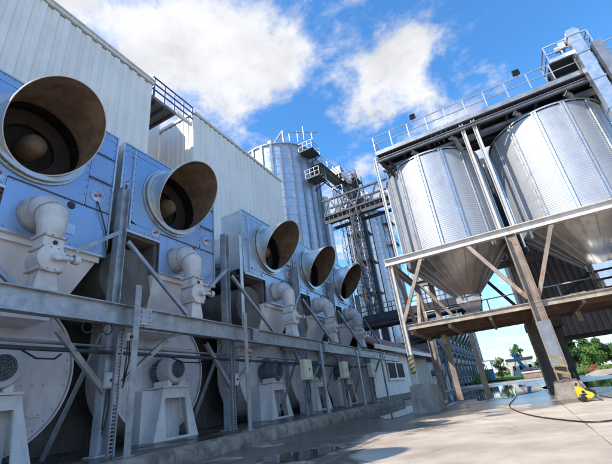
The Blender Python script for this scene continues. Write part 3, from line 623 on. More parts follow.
switch_box(-7.98, 10.02, 1.72, .2, .36, .12, 'small pale switch box on the rusty post right of the second blower', False, 'motor_w')
switch_box(-6.98, 5.28, 2.52, .12, .18, .1, 'tiny junction box high on the front post below the beam end', False, 'beige')
lp = thing('signal_lamp', (-7.0, 9.36, 2.4), 'small orange signal lamp on the thin front post', 'lamp'); MB().box(-6.98, -6.9, 9.3, 9.46, 2.36, 2.46).build('lens', 'orange', lp, smooth=False, bevel=.02); MB().box(-7.0, -6.983, 9.28, 9.48, 2.34, 2.48).build('bracket', 'steel_dark', lp, smooth=False)

# far row of the same units beyond the hut
for k in range(11):
    y = 49.0 + 4.1*k
    c = copy_tree(units[0], skip=('warning_badge', 'seam_strip', 'flange_bolts', 'inspection_port', 'seam_plate')); c.location = (UX+.4, y, UZ)
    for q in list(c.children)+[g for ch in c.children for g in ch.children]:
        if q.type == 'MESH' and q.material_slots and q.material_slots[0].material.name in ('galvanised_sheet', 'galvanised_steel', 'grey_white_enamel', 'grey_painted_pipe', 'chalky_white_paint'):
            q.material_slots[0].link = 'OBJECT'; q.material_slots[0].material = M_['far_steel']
    c['label'] = 'small horn exhaust unit in the far dark row beyond the white hut'; c['group'] = 'horn exhaust units in the far row'
ff = thing('support_frame', (-7.2, 70, 0), 'dark steel frame carrying the far row of horn units', 'steel frame')
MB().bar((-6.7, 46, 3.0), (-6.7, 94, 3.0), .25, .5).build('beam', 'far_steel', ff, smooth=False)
for k in range(13):
    y = 46.8+4.1*k
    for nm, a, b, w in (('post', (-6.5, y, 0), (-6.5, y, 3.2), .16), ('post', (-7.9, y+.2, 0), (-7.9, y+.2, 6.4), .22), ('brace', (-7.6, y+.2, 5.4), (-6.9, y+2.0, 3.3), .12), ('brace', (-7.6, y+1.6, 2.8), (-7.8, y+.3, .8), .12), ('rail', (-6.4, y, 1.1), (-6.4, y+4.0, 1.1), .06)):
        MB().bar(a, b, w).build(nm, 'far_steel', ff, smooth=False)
for k in range(11):
    y = 50.0+4.1*k; c = copy_tree(bl0, skip=('rivets', 'inspection_plate', 'grille_rings', 'cooling_fins')); c.location = (-9.6, y, .0)
    c['label'] = 'blower under the far dark row of horn units'; c['group'] = 'blowers of the far row'

# ------------------------------------------------------------------ white hut at the end of the row
hu = thing('hut', (-10.5, 34, 0), 'low white hut with faded red roof and a dark double window', 'hut')
MB().box(-13.5, -8.55, 23.9, 34.4, 0, 3.5).build('wall', 'white', hu, smooth=False)
cladding(hu, 'y', -8.54, 23.9, 34.4, .35, 3.45, .42, 1, .012, 'white', 'wall_panel')
MB().box(-13.3, -8.9, 34.41, 44, 0, 3.3).build('annex_wall', 'beige', hu, smooth=False)
MB().box(-8.52, -8.30, 23.9, 44, 0, .42).build('footing', 'kerb', hu, smooth=False)
MB().add([(-7.7,23.5,3.50),(-7.7,44.5,3.50),(-11,44.5,5.2),(-11,23.5,5.2),(-7.7,23.5,3.62),(-7.7,44.5,3.62),(-11,44.5,5.32),(-11,23.5,5.32)], [(0,1,2,3),(7,6,5,4),(0,4,5,1),(1,5,6,2),(2,6,7,3),(3,7,4,0)]).build('roof', 'roof_red', hu, smooth=False)
MB().add([(-14.2,23.5,3.50),(-14.2,44.5,3.50),(-11.01,44.5,5.2),(-11.01,23.5,5.2),(-14.2,23.5,3.62),(-14.2,44.5,3.62),(-11.01,44.5,5.32),(-11.01,23.5,5.32)], [(0,1,2,3),(7,6,5,4),(0,4,5,1),(1,5,6,2),(2,6,7,3),(3,7,4,0)]).build('roof', 'roof_red', hu, smooth=False)
MB().box(-7.69, -7.62, 23.5, 44.5, 3.30, 3.60).build('fascia', 'fascia', hu, smooth=False)
wn = MB().box(-8.50, -8.44, 28.0, 28.12, 1.45, 2.75).box(-8.50, -8.44, 32.4, 32.52, 1.45, 2.75).box(-8.50, -8.44, 28.12, 32.4, 1.45, 1.56).box(-8.50, -8.44, 28.12, 32.4, 2.64, 2.75).box(-8.50, -8.44, 30.1, 30.4, 1.56, 2.64).build('window', 'white', hu, smooth=False)
MB().box(-8.495, -8.47, 28.12, 30.1, 1.56, 2.64).build('pane', 'glass', wn, smooth=False); MB().box(-8.495, -8.47, 30.4, 32.4, 1.56, 2.64).build('pane', 'glass', wn, smooth=False)
MB().box(-8.5, -8.38, 27.9, 32.6, 1.38, 1.44).build('sill', 'white', wn, smooth=False)

# ------------------------------------------------------------------ tall silos behind
def silo_far(xc, yc, rad, zt, label, nr=24):
    s = thing('silo', (xc, yc, 0), label, 'silo', 'tall silos in the background')
    a = 2*PI/nr; seam = 1.15; prof = []; z = 0
    while z < zt: prof += [(rad+.03, z), (rad, min(zt, z+seam))]; z += seam
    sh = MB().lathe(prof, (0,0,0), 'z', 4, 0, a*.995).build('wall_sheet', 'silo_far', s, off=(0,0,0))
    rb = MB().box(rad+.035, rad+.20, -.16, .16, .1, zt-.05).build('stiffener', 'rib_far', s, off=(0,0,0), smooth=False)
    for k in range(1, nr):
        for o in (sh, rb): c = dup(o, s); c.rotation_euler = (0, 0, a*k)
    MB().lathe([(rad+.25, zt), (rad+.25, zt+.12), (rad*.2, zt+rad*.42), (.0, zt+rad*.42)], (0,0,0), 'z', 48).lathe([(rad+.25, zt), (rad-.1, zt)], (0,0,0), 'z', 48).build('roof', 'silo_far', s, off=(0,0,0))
    rl = MB()
    for k in range(nr): t = a*k; rl.bar((rad*math.cos(t), rad*math.sin(t), zt+.1), (rad*math.cos(t), rad*math.sin(t), zt+1.1), .05)
    for h in (.6, 1.1): rl.tube([(rad*math.cos(2*PI*k/48), rad*math.sin(2*PI*k/48), zt+h) for k in range(49)], .03, 5, caps=False)
    return s, rl
s1, rl = silo_far(-21.4, 38, 5.25, 31.0, 'tall bluish ribbed silo just behind the white warehouse corner', 26)
s2, rl2 = silo_far(-17.0, 62, 3.9, 30.0, 'tall narrow silo seen behind the lattice tower', 22)
s3, rl3 = silo_far(-17.0, 135, 7.4, 46.0, 'pale ribbed silo glimpsed below the left hopper cone', 30)
rl2.build('railing', 'rail', s2, off=(0,0,0), smooth=False)
def small_platform(par, x, y, z, w, d, nm='platform'):
    p = MB().box(x-w/2, x+w/2, y-d/2, y+d/2, z-.14, z).bar((x-w/2, y-d/2, z-.2), (x+w/2, y-d/2, z-.2), .1).bar((x-w/2, y+d/2, z-1.0), (x+w/2, y+d/2, z-.2), .1).build(nm, 'steel_dark', par, smooth=False)
    q = MB()
    for i in range(4):
        for yy in (-d/2, d/2): q.bar((x-w/2+w*i/3, y+yy, z), (x-w/2+w*i/3, y+yy, z+1.1), .045)
    for h in (.55, 1.1):
        q.bar((x-w/2, y-d/2, z+h), (x+w/2, y-d/2, z+h), .04); q.bar((x-w/2, y+d/2, z+h), (x+w/2, y+d/2, z+h), .04); q.bar((x+w/2, y-d/2, z+h), (x+w/2, y+d/2, z+h), .04)
    q.build('platform_railing', 'steel_grey', p, smooth=False)
small_platform(s1, -15.6, 36, 29.6, 1.9, 2.2); small_platform(s1, -15.4, 36.5, 25.8, 1.9, 2.0); 
MB().bar((-19.8, 33.9, 31.4), (-18.2, 34.2, 33.4), .18).bar((-18.2, 34.2, 31.2), (-18.2, 34.2, 33.4), .14).box(-20.3, -19.8, 33.7, 34.2, 31.5, 32.3).bar((-18.2, 34.2, 33.2), (-14, 36, 32.2), .08).bar((-16.5, 35, 31.1), (-16.5, 35, 33.0), .08).bar((-15.6, 35, 31.1), (-15.6, 35, 33.3), .08).build('head_gear', 'steel_grey', s1, smooth=False)
MB().bar((-17.2, 34, 31.1), (-17.2, 34, 32.2), .06).bar((-14.7, 35.5, 31.1), (-14.7, 35.5, 32.2), .06).bar((-20.6, 33.1, 32.1), (-16.0, 35.3, 32.1), .05).bar((-16.0, 35.3, 32.1), (-15.2, 38, 32.1), .05).build('railing', 'rail', s1, smooth=False)
for k in range(2): small_platform(s2, -12.9, 60.5, 27.5-4.0*k, 1.6, 2.0)
# ladder tower between them
def lattice(par, x, y, w, z0, z1, step, t, m, nm=('leg', 'lacing')):
    for dx, dy in ((0,0),(w,0),(0,w),(w,w)): MB().bar((x+dx, y+dy, z0), (x+dx, y+dy, z1), t).build(nm[0], m, par, smooth=False)
    k = 0; z = z0
    while z < z1-.1:
        zz = min(z1, z+step)
        for (a, b) in (((0,0),(w,0)),((0,w),(w,w)),((0,0),(0,w)),((w,0),(w,w))):
            p, q = (a, b) if k % 2 else (b, a); MB().bar((x+p[0], y+p[1], z), (x+q[0], y+q[1], zz), t*.6).bar((x+a[0], y+a[1], zz), (x+b[0], y+b[1], zz), t*.6).build(nm[1], m, par, smooth=False)
        k += 1; z = zz
lt = thing('lattice_tower', (-8.2, 27.4, 6), 'dark lattice tower standing on the pipe gantry under the truss bridge', 'tower'); lattice(lt, -8.75, 27.0, .62, 6.0, 15.2, 1.55, .085, 'steel_dark')
la = thing('ladder_tower', (-13.6, 38, 0), 'pale caged ladder tower between the two tall silos', 'tower'); lattice(la, -14.2, 38.5, 1.3, 0, 25.0, 2.4, .08, 'steel_grey', ('leg', 'rung'))
MB().tube([(-15.4, 38.5, 0), (-15.4, 38.5, 24)], .35, 10).build('pipe', 'rail', la)
eg = thing('elevator_tower', (-13.2, 45, 0), 'dark elevator legs with stacked platforms between the two tall silos', 'elevator')
for x in (-14.6, -13.4): MB().box(x, x+.7, 45, 45.6, 0, 30.2).build('leg_casing', 'steel_grey' if x < -14 else 'steel_dark', eg, smooth=False)
for k in range(7):
    z = 4.2*k+3.6; MB().box(-15.2, -12.4, 44.0, 46.4, z, z+.12).build('platform', 'steel_dark', eg, smooth=False)
    for zz in (.6, 1.15): MB().bar((-15.2, 44.0, z+zz), (-12.4, 44.0, z+zz), .06).build('rail', 'steel_dark', eg, smooth=False)
    for x in (-15.2, -13.8, -12.4): MB().bar((x, 44.0, z), (x, 44.0, z+1.15), .06).build('railing_post', 'steel_dark', eg, smooth=False)
    MB().bar((-15.2 if k % 2 else -12.4, 44.0, z), (-12.4 if k % 2 else -15.2, 44.0, z+4.2), .09).build('diagonal', 'steel_dark', eg, smooth=False)
for x in (-15.2, -12.4):
    for y in (44.0, 46.4): MB().bar((x, y, 0), (x, y, 30), .12).build('column', 'steel_dark', eg, smooth=False)
# truss bridge
br = thing('truss_bridge', (-7, 28, 15.3), 'dark truss footbridge running from the tall silo to the left hopper', 'bridge')
bx0, bx1, by0, by1, bz0, bz1 = -11.3, -1.0, 27.4, 29.0, 15.45, 17.0
for y in (by0, by1):
    for z in (bz0, bz1): MB().bar((bx0, y, z), (bx1, y, z), .16).build('chord', 'steel_dark', br, smooth=False)
    n = 7
    for k in range(n):
        xa, xb = bx0+(bx1-bx0)*k/n, bx0+(bx1-bx0)*(k+1)/n; xm = (xa+xb)/2
        MB().bar((xa, y, bz0), (xm, y, bz1), .11).build('diagonal', 'steel_dark', br, smooth=False); MB().bar((xm, y, bz1), (xb, y, bz0), .11).build('diagonal', 'steel_dark', br, smooth=False)
MB().box(bx0, bx1, by0+.1, by1-.1, bz0-.05, bz0+.03).build('deck', 'steel_grey', br, smooth=False)
for k in range(13): x = bx0+(bx1-bx0)*k/12; MB().bar((x, by0, bz0-.12), (x, by1, bz0-.12), .12).build('cross_member', 'steel_dark', br, smooth=False)
MB().bar((bx0, by0, bz0-.62), (bx1, by0, bz0-.62), .14, .3).build('chord', 'steel_dark', br, smooth=False); MB().bar((bx0, by1, bz0-.62), (bx1, by1, bz0-.62), .14, .3).build('chord', 'steel_dark', br, smooth=False)
for k in range(25): x = bx0+(bx1-bx0)*k/24; MB().bar((x, by0, bz0-.62), (x, by0, bz0-.15), .06).build('hanger', 'steel_dark', br, smooth=False)
# conveyor gallery between the tall silos
ga = thing('conveyor_gallery', (-15.2, 46, 28), 'high conveyor walkway with railings leading back from the tall silo', 'conveyor')
gzz = lambda y: 28.2 + (y-37)*.125
def gbar(x0, x1, dz, w, h, nm, m): MB().bar((x0, 37, gzz(37)+dz), (x1, 61, gzz(61)+dz), w, h).build(nm, m, ga, smooth=False)
gbar(-15.3, -15.3, 0, 1.5, .15, 'deck', 'steel_dark'); gbar(-15.3, -15.3, .4, .7, .6, 'trough', 'steel_grey')
for x in (-16.05, -14.55):
    for dz in (.6, 1.2): gbar(x, x, dz, .06, .06, 'rail', 'rail')
    gbar(x, x, -.9, .14, .14, 'chord', 'steel_dark')
    for k in range(13):
        y = 37+2*k
        MB().bar((x, y, gzz(y)), (x, y, gzz(y)+1.2), .07).build('railing_post', 'rail', ga, smooth=False)
        if k < 12: MB().bar((x, y, gzz(y)-(.9 if k % 2 else 0)), (x, y+2, gzz(y+2)-(0 if k % 2 else .9)), .09).build('diagonal', 'steel_dark', ga, smooth=False)
for k, y in enumerate((43, 49, 56)):
    MB().box(-15.7, -14.2, y, y+1.5, gzz(y)+.75, gzz(y)+2.0).build('drive_housing', 'steel_grey', ga, smooth=False)
MB().bar((-14.3, 43.5, gzz(43)+1.0), (-12.6, 41.5, gzz(43)-2.2), .5).build('spout', 'galv', ga, smooth=False)
# dark gantry above the hut
gt = thing('pipe_gantry', (-7, 27, 5), 'dark blue-grey pipe gantry crossing over the white hut roof', 'gantry')
MB().box(-16, -1.5, 26.4, 26.6, 5.45, 5.95).build('girder', 'steel_dark', gt, smooth=False); MB().box(-16, -1.5, 28.0, 28.2, 5.45, 5.95).build('girder', 'steel_dark', gt, smooth=False)
MB().box(-16, -1.5, 26.65, 27.95, 5.55, 5.65).build('deck', 'steel_grey', gt, smooth=False)
for z, y in ((5.16, 26.5), (5.22, 27.0), (5.18, 27.6)): MB().tube([(-16, y, z), (-1.5, y, z)], .13, 10).build('pipe', 'steel_dark', gt)
for k in range(12): x = -15.5+1.25*k; MB().bar((x, 26.38, 5.3), (x, 26.38, 6.6), .06).build('railing_post', 'steel_dark', gt, smooth=False)
for z in (6.25, 6.6): MB().bar((-16, 26.38, z), (-1.5, 26.38, z), .05).build('rail', 'steel_dark', gt, smooth=False)
for x in (-15.0, -2.2): MB().bar((x, 27.2, 0), (x, 27.2, 5.42), .3).build('column', 'steel_dark', gt, smooth=False)

# ------------------------------------------------------------------ hopper silos on the right
HY = 16.85; HR = 2.15; ZB, ZT = 5.78, 10.05
def hopper_silo(xc, label, rot):
    s = thing('hopper_silo', (xc, HY, 4), label, 'silo', 'hopper silos on the steel frame'); O = Vector((0, 0, 4)); nr = 14; a = 2*PI/nr
    prof = []; pit = .085; n = int((ZT-ZB)/pit)
    for k in range(n):
        z = ZB + k*pit
        for j, d in ((0, 0), (.25, .005), (.5, .008), (.75, .005)): prof.append((HR+d, z+j*pit))
    prof.append((HR, ZT))
    sh = MB().lathe(prof, (0,0,0), 'z', 6, .012, a-.012).build('wall_sheet', 'silo', s, off=O)
    sh.rotation_euler = (0, 0, rot)
    rb = MB().box(HR+.018, HR+.075, -.085, -.025, ZB-.32, ZT+.02).box(HR+.018, HR+.075, .025, .085, ZB-.32, ZT+.02).box(HR+.005, HR+.022, -.024, .024, ZB-.1, ZT).build('stiffener', 'rib', s, off=O, smooth=False)
    rb.rotation_euler = (0, 0, rot)
    bt = MB()
    for k in range(28):
        for yy in (-.055, .055): bt.box(HR+.075, HR+.083, yy-.007, yy+.007, ZB+.05+.15*k, ZB+.064+.15*k)
    bt = tag(bt.build('stiffener_bolts', 'bolt', s, off=O, smooth=False), kind='stuff'); bt.rotation_euler = (0, 0, rot)
    nc = 24; ac = 2*PI/nc; r1 = .42; z1 = 3.98
    cp = MB().lathe([(HR+.03, ZB-.08), (HR-.02, ZB-.02), (HR-.04, ZB-.06), (r1, z1)], (0,0,0), 'z', 2, .006, ac-.006).build('cone_panel', 'cone', s, off=O)
    sm = MB().bar((HR*.985, 0, ZB-.09), (r1, 0, z1), .035, .05, (1,0,0)).build('cone_seam', 'cone', s, off=O, smooth=False)
    for k in range(1, nr):
        for o in (sh, rb, bt): c = dup(o, s); c.rotation_euler = (0, 0, rot+a*k)
    for k in range(1, nc):
        for o in (cp, sm): c = dup(o, s); c.rotation_euler = (0, 0, ac*k)
    MB().lathe([(HR-.015, ZB), (HR-.015, ZT)], (0,0,0), 'z', 56).build('inner_shell', 'rib', s, off=O)
    MB().lathe([(HR+.06, ZT+.01), (HR+.06, ZT+.08), (.3, ZT+.85), (0, ZT+.85)], (0,0,0), 'z', 56).build('roof', 'silo', s, off=O)
    ch = MB().lathe([(r1+.02, z1+.04), (r1+.10, z1+.04), (r1+.10, z1-.03), (r1-.05, z1-.03)], (0,0,0), 'z', 24).build('outlet_flange', 'galv_post', s, off=O)
    def frus(a, za, b, zb, dx=0): return MB().add([(-a,-a,za),(a,-a,za),(a,a,za),(-a,a,za),(-b+dx,-b,zb),(b+dx,-b,zb),(b+dx,b,zb),(-b+dx,b,zb)], [(0,1,2,3),(7,6,5,4),(0,4,5,1),(1,5,6,2),(2,6,7,3),(3,7,4,0)])
    frus(.46, z1-.04, .46, z1-.26).build('slide_gate', 'rusty_post', s, off=O, smooth=False)
    frus(.44, z1-.27, .27, z1-.62, .1).build('chute', 'galv_post', s, off=O, smooth=False); frus(.30, z1-.63, .34, z1-.92, .0).build('chute_outlet', 'brown_steel', s, off=O, smooth=False)
    return s
hopper_silo(-1.03, 'corrugated zinc hopper silo with rusty cone, left of the two', .12)
hopper_silo(3.82, 'corrugated zinc hopper silo at the right edge, beside the elevator leg', .02)

hf = thing('silo_stand', (1, 16.8, 0), 'rusting steel frame with platform holding up the two hopper silos', 'steel frame')
FY, BY = 14.5, 19.2
MB().hbeam((-3.62, FY, 5.58), (8.8, FY, 5.52), .24, .30, .03).build('beam', 'pale_steel', hf, smooth=False)
MB().hbeam((-3.62, BY, 5.58), (8.8, BY, 5.52), .24, .30, .03).build('beam', 'brown_steel', hf, smooth=False)
for x in (-3.5, 1.1, 6.2): MB().hbeam((x, FY+.13, 5.56), (x, BY-.13, 5.56), .2, .28, .03).build('cross_beam', 'brown_steel', hf, smooth=False)
def col(x, y, z0, z1, w, m, nm='column'): return MB().hbeam((x, y, z0), (x, y, z1), w, w, .022, (1,0,0)).build(nm, m, hf, smooth=False)
lc = MB().hbeam((-3.42, FY-.01, .93), (-3.42, FY-.01, 5.42), .17, .17, .02, (1,0,0)).build('column', 'pale_steel', hf, smooth=False)
MB().hbeam((-3.05, FY+.02, 5.74), (-3.05, FY+.02, 10.7), .13, .13, .02, (1,0,0)).build('upper_column', 'pale_steel', hf, smooth=False)
mc = MB().hbeam((1.07, FY-.02, .46), (1.07, FY-.02, 5.36), .40, .36, .03, (1,0,0)).build('main_column', 'brown_steel', hf, smooth=False)
col(6.2, FY, .1, 5.38, .34, 'brown_steel'); col(-3.42, BY, .1, 5.4, .24, 'brown_steel'); col(1.1, BY, .1, 5.4, .3, 'brown_steel'); col(6.2, BY, .1, 5.4, .3, 'brown_steel')
MB().bar((1.35, 16.5, 3.0), (1.35, 16.5, 5.4), .2).build('column', 'brown_steel', hf, smooth=False)
MB().bar((-2.55, 18.0, .1), (-2.55, 18.0, 5.4), .22).build('column', 'brown_steel', hf, smooth=False)
for x in (.82, 1.28): MB().hbeam((x, FY+.1, 5.72), (x, FY+.1, 10.7), .15, .15, .02, (1,0,0)).build('upper_column', 'pale_steel', hf, smooth=False)
for x in (.82, 1.4): MB().hbeam((x, BY-.2, 5.72), (x, BY-.2, 10.7), .14, .14, .02, (1,0,0)).build('upper_column', 'steel_dark', hf, smooth=False)
# yellow hazard stripes on the columns
for k in range(4):
    z = 1.30+.15*k; MB().add([(-3.507, FY-.102, z), (-3.333, FY-.102, z+.08), (-3.333, FY-.102, z+.15), (-3.507, FY-.102, z+.07), (-3.507, FY-.097, z), (-3.333, FY-.097, z+.08), (-3.333, FY-.097, z+.15), (-3.507, FY-.097, z+.07)], [(0,1,2,3),(7,6,5,4),(0,4,5,1),(1,5,6,2),(2,6,7,3),(3,7,4,0)]).build('hazard_stripe', 'ylw', lc, smooth=False)
MB().box(-3.51, -3.33, FY-.0965, FY-.094, 1.28, 1.92).build('hazard_panel', 'steel_dark', lc, smooth=False)
MB().box(.86, 1.28, FY-.211, FY-.206, .9, 2.3).build('grey_patch', 'steel_grey', mc, smooth=False)
for k in range(3):
    z = .62+.22*k; MB().add([(.87, FY-.216, z+.13), (1.27, FY-.216, z), (1.27, FY-.216, z+.08), (.87, FY-.216, z+.21), (.87, FY-.212, z+.13), (1.27, FY-.212, z), (1.27, FY-.212, z+.08), (.87, FY-.212, z+.21)], [(0,1,2,3),(7,6,5,4),(0,4,5,1),(1,5,6,2),(2,6,7,3),(3,7,4,0)]).build('hazard_stripe', 'ylw', mc, smooth=False)
for a, b, y, m in (((-2.16, 5.42), (-3.36, 3.15), FY-.02, 'brown_steel'), ((-.40, 5.42), (.92, 3.1), FY-.02, 'brown_steel'), ((2.40, 5.42), (1.22, 3.06), FY-.02, 'brown_steel'), ((4.9, 5.4), (6.1, 3.06), FY-.02, 'brown_steel'),
                   ((-3.2, 5.4), (-1.6, 3.0), BY-.05, 'brown_steel'), ((-1.3, 3.0), (-.6, 5.4), BY-.05, 'brown_steel'), ((-.2, 5.0), (1.0, 3.0), BY-.05, 'steel_dark'), ((5.5, 5.4), (1.5, 3.0), BY-.05, 'steel_dark')):
    MB().hbeam((a[0], y, a[1]), (b[0], y, b[1]), .13, .13, .016, (0,1,0)).build('brace', m, hf, smooth=False)
for x, m in ((-3.35, 'brown_steel'), (1.05, 'brown_steel')): MB().bar((x, FY+.2, 5.4), (x, FY+2.2, 3.0), .14).build('brace', m, hf, smooth=False); MB().bar((x, BY-.2, 5.4), (x, BY-2.2, 3.0), .14).build('brace', m, hf, smooth=False)
# platform of planks on joists
for k in range(46):
    x = -3.28+.21*k
    if k == 0: pk = MB().box(x, x+.20, FY+.14, 18.3, 2.93, 2.985).build('deck_plank', 'deck_under', hf, smooth=False)
    else:
        c = dup(pk, hf); c.location = (.21*k, random.uniform(-.05, .05), random.uniform(-.012, .006))
MB().hbeam((-3.32, FY+.02, 2.90), (8.8, FY+.02, 2.78), .14, .19, .02).build('platform_edge', 'edge_steel', hf, smooth=False)
for y in (15.7, 17.0, 18.35): MB().bar((-3.3, y, 2.82), (8.8, y, 2.80), .14, .2).build('joist', 'deck_under', hf, smooth=False)
for k in range(9): MB().bar((-3.2+1.4*k, FY+.13, 2.72), (-3.2+1.4*k, 18.3, 2.72), .1, .14).build('joist', 'brown_steel', hf, smooth=False)
for x in (-2.4, 2.4): MB().bar((x, 16.6, 2.28), (x, 16.6, 2.63), .16).build('stub', 'brown_steel', hf, smooth=False)
for k in range(9): x = -3.1+1.35*k; MB().bar((x, 17.95, 2.99), (x, 17.95, 3.95), .05).build('railing_post', 'pale_steel', hf, smooth=False)
for z in (3.45, 3.93): MB().bar((-3.2, 17.95, z), (8.5, 17.95, z), .045).build('rail', 'pale_steel', hf, smooth=False)
MB().bar((4.15, FY+.5, 2.99), (4.0, FY+.5, 4.0), .14).build('railing_post', 'brown_steel', hf, smooth=False)
bh = thing('blue_hood', (4.6, 15.6, 3), 'slatted bluish metal hood on the platform under the right cone', 'hood')
for k in range(3): MB().add([(3.15+.05*k,15.3-.05*k,3.92-.30*k),(6.5,15.3-.05*k,3.92-.30*k),(6.5,16.4,4.12-.30*k),(3.15+.05*k,16.4,4.12-.30*k),(3.15+.05*k,15.3-.05*k,3.70-.30*k),(6.5,15.3-.05*k,3.70-.30*k),(6.5,16.4,3.90-.30*k),(3.15+.05*k,16.4,3.90-.30*k)], [(0,1,2,3),(7,6,5,4),(0,4,5,1),(1,5,6,2),(2,6,7,3),(3,7,4,0)]).build('slat', 'galv', bh, smooth=False)

# walkway across the hopper tops
wk = thing('walkway', (1, 15.5, 10.7), 'railed steel walkway running across the tops of both hopper silos', 'walkway')
WX0, WX1, WZ = -2.95, 9.5, 10.84
MB().box(WX0, WX1, FY-.04, FY+.05, WZ-.09, WZ+.11).build('edge_beam', 'steel_grey', wk, smooth=False); MB().box(WX0, WX1, 17.0, 17.1, WZ-.16, WZ+.14).build('edge_beam', 'steel_dark', wk, smooth=False)
for k in range(59):
    if k == 0: gp = MB().box(WX0+.02, WX0+.226, FY+.06, 16.98, WZ-.03, WZ+.02).build('deck_board', 'steel_dark', wk, smooth=False)
    else: c = dup(gp, wk); c.location = (.21*k, 0, 0)
for y in (14.95, 15.6, 16.3): MB().hbeam((WX0, y, WZ-.15), (WX1, y, WZ-.15), .12, .2, .015).build('stringer', 'steel_dark', wk, smooth=False)
for k in range(12): x = WX0+.1+1.08*k; MB().bar((x, FY+.06, WZ-.31), (x, 17.0, WZ-.31), .1, .11).build('cross_member', 'steel_dark', wk, smooth=False)
MB().box(WX0, WX1, 15.2, 15.5, WZ-.52, WZ-.37).build('conveyor_trough', 'steel_grey', wk, smooth=False)
MB().hbeam((WX0, FY+.02, WZ-.38), (WX1, FY+.02, WZ-.38), .14, .14, .015).build('lower_chord', 'steel_grey', wk, smooth=False)
for k in range(16):
    x = WX0+.03+.82*k
    MB().bar((x, FY-.02, WZ+.14), (x, FY-.02, WZ+.90), .04).build('railing_post', 'rail', wk, smooth=False)
    MB().bar((x, 17.05, WZ+.14), (x, 17.05, WZ+.90), .04).build('railing_post', 'rail', wk, smooth=False)
for z in (WZ+.52, WZ+.92):
    MB().tube([(WX0, FY-.02, z), (WX1, FY-.02, z)], .024, 6).build('rail', 'rail', wk); MB().tube([(WX0, 17.05, z), (WX1, 17.05, z)], .024, 6).build('rail', 'rail', wk); MB().tube([(WX0, FY-.02, z), (WX0, 17.05, z)], .024, 6).build('rail', 'rail', wk)
for k, x in enumerate((-1.4, .3, 2.8, 4.6)): MB().tube([(x, 14.75, WZ-.45), (x+.15, 14.9, WZ-.5), (x+.25, 15.3, WZ-.9)], .11, 10).build('feed_pipe', 'steel_grey', wk)
for x in (-2.9, -2.6): MB().bar((x, FY+.05, WZ-.2), (x+.5, FY+.9, 9.7), .1).build('strut', 'steel_dark', wk, smooth=False)
for x, lb in ((-.93, 'small floodlight on the walkway rail above the left hopper'), (3.38, 'small floodlight on the walkway rail above the right hopper')):
    f = thing('floodlight', (x, FY-.03, WZ+.92), lb, 'floodlight', 'floodlights on the walkway rail')
    MB().bar((x, FY-.03, WZ+.90), (x, FY-.03, WZ+1.12), .03).build('bracket', 'steel_dark', f, smooth=False)
    MB().prism([(FY-.11, WZ+1.08), (FY+.00, WZ+1.04), (FY+.05, WZ+1.22), (FY-.06, WZ+1.30)], x-.13, x+.13, 'x').build('housing', 'steel_dark', f, smooth=False)
    MB().add([(x-.11, FY-.114, WZ+1.095), (x+.11, FY-.114, WZ+1.095), (x+.11, FY-.068, WZ+1.28), (x-.11, FY-.068, WZ+1.28)], [(0,1,2,3)]).build('lens', 'glass', f, smooth=False)

# bucket elevator leg at the right with its head platform
el = thing('bucket_elevator', (5.45, 14.2, 0), 'pale bucket elevator leg with a railed head platform at the top right', 'elevator')
MB().box(5.26, 5.64, 13.98, 14.30, 0, 12.2).build('leg_casing', 'galv', el, smooth=False); MB().box(5.80, 6.1, 13.98, 14.30, 0, 11.6).build('return_casing', 'steel_grey', el, smooth=False)
for k in range(9): MB().box(5.23, 5.67, 13.95, 14.33, 1.3*k+.9, 1.3*k+.96).build('casing_flange', 'galv', el, smooth=False)
MB().box(5.22, 5.68, 13.95, 14.5, 12.21, 12.42).prism([(5.24, 12.42), (5.66, 12.42), (5.58, 12.56), (5.32, 12.56)], 13.97, 14.48, 'y').build('head', 'galv', el, smooth=False, bevel=.02)
MB().box(5.02, 5.2, 14.3, 14.6, 12.1, 12.4).tube([(4.86, 14.5, 12.25), (5.02, 14.5, 12.25)], .12, 12).build('drive_motor', 'motor_w', el)
MB().box(4.52, 6.0, 14.36, 15.6, 11.74, 11.84).build('head_floor', 'steel_dark', el, smooth=False)
for a in (14.36, 15.55): MB().bar((4.5, a, 11.75), (6.02, a, 11.75), .08, .16).build('floor_beam', 'rail', el, smooth=False)
for z in (12.10, 12.5):
    for p, q in (((4.52, 14.36), (6.0, 14.36)), ((4.52, 14.36), (4.52, 15.6)), ((6.0, 14.36), (6.0, 15.6)), ((4.52, 15.6), (6.0, 15.6))): MB().bar((*p, z), (*q, z), .045).build('rail', 'rail', el, smooth=False)
for x in (4.52, 5.02, 5.7, 6.0):
    for y in (14.36, 15.6): MB().bar((x, y, 11.8), (x, y, 12.5), .045).build('railing_post', 'rail', el, smooth=False)
for x in (4.56, 5.96): MB().bar((x, 15.0, 10.9), (x, 15.0, 11.74), .1).build('leg', 'steel_dark', el, smooth=False)
# dark elevator shaft between the hoppers, with its caged ladder
es = thing('elevator_shaft', (1.25, 19.8, 0), 'dark elevator shaft with a caged ladder in the gap between the hoppers', 'elevator')
MB().box(1.05, 1.75, 19.5, 20.1, 0, 11.5).build('shaft', 'steel_dark', es, smooth=False)
for k in range(14): MB().bar((1.02, 19.3, 7.2+.16*k), (1.42, 19.3, 7.2+.16*k), .05, .09).build('ladder_rung', 'pale_steel', es, smooth=False)
for x in (1.0, 1.44): MB().bar((x, 19.3, .5), (x, 19.3, 11), .05).build('ladder_rail', 'pale_steel', es, smooth=False)

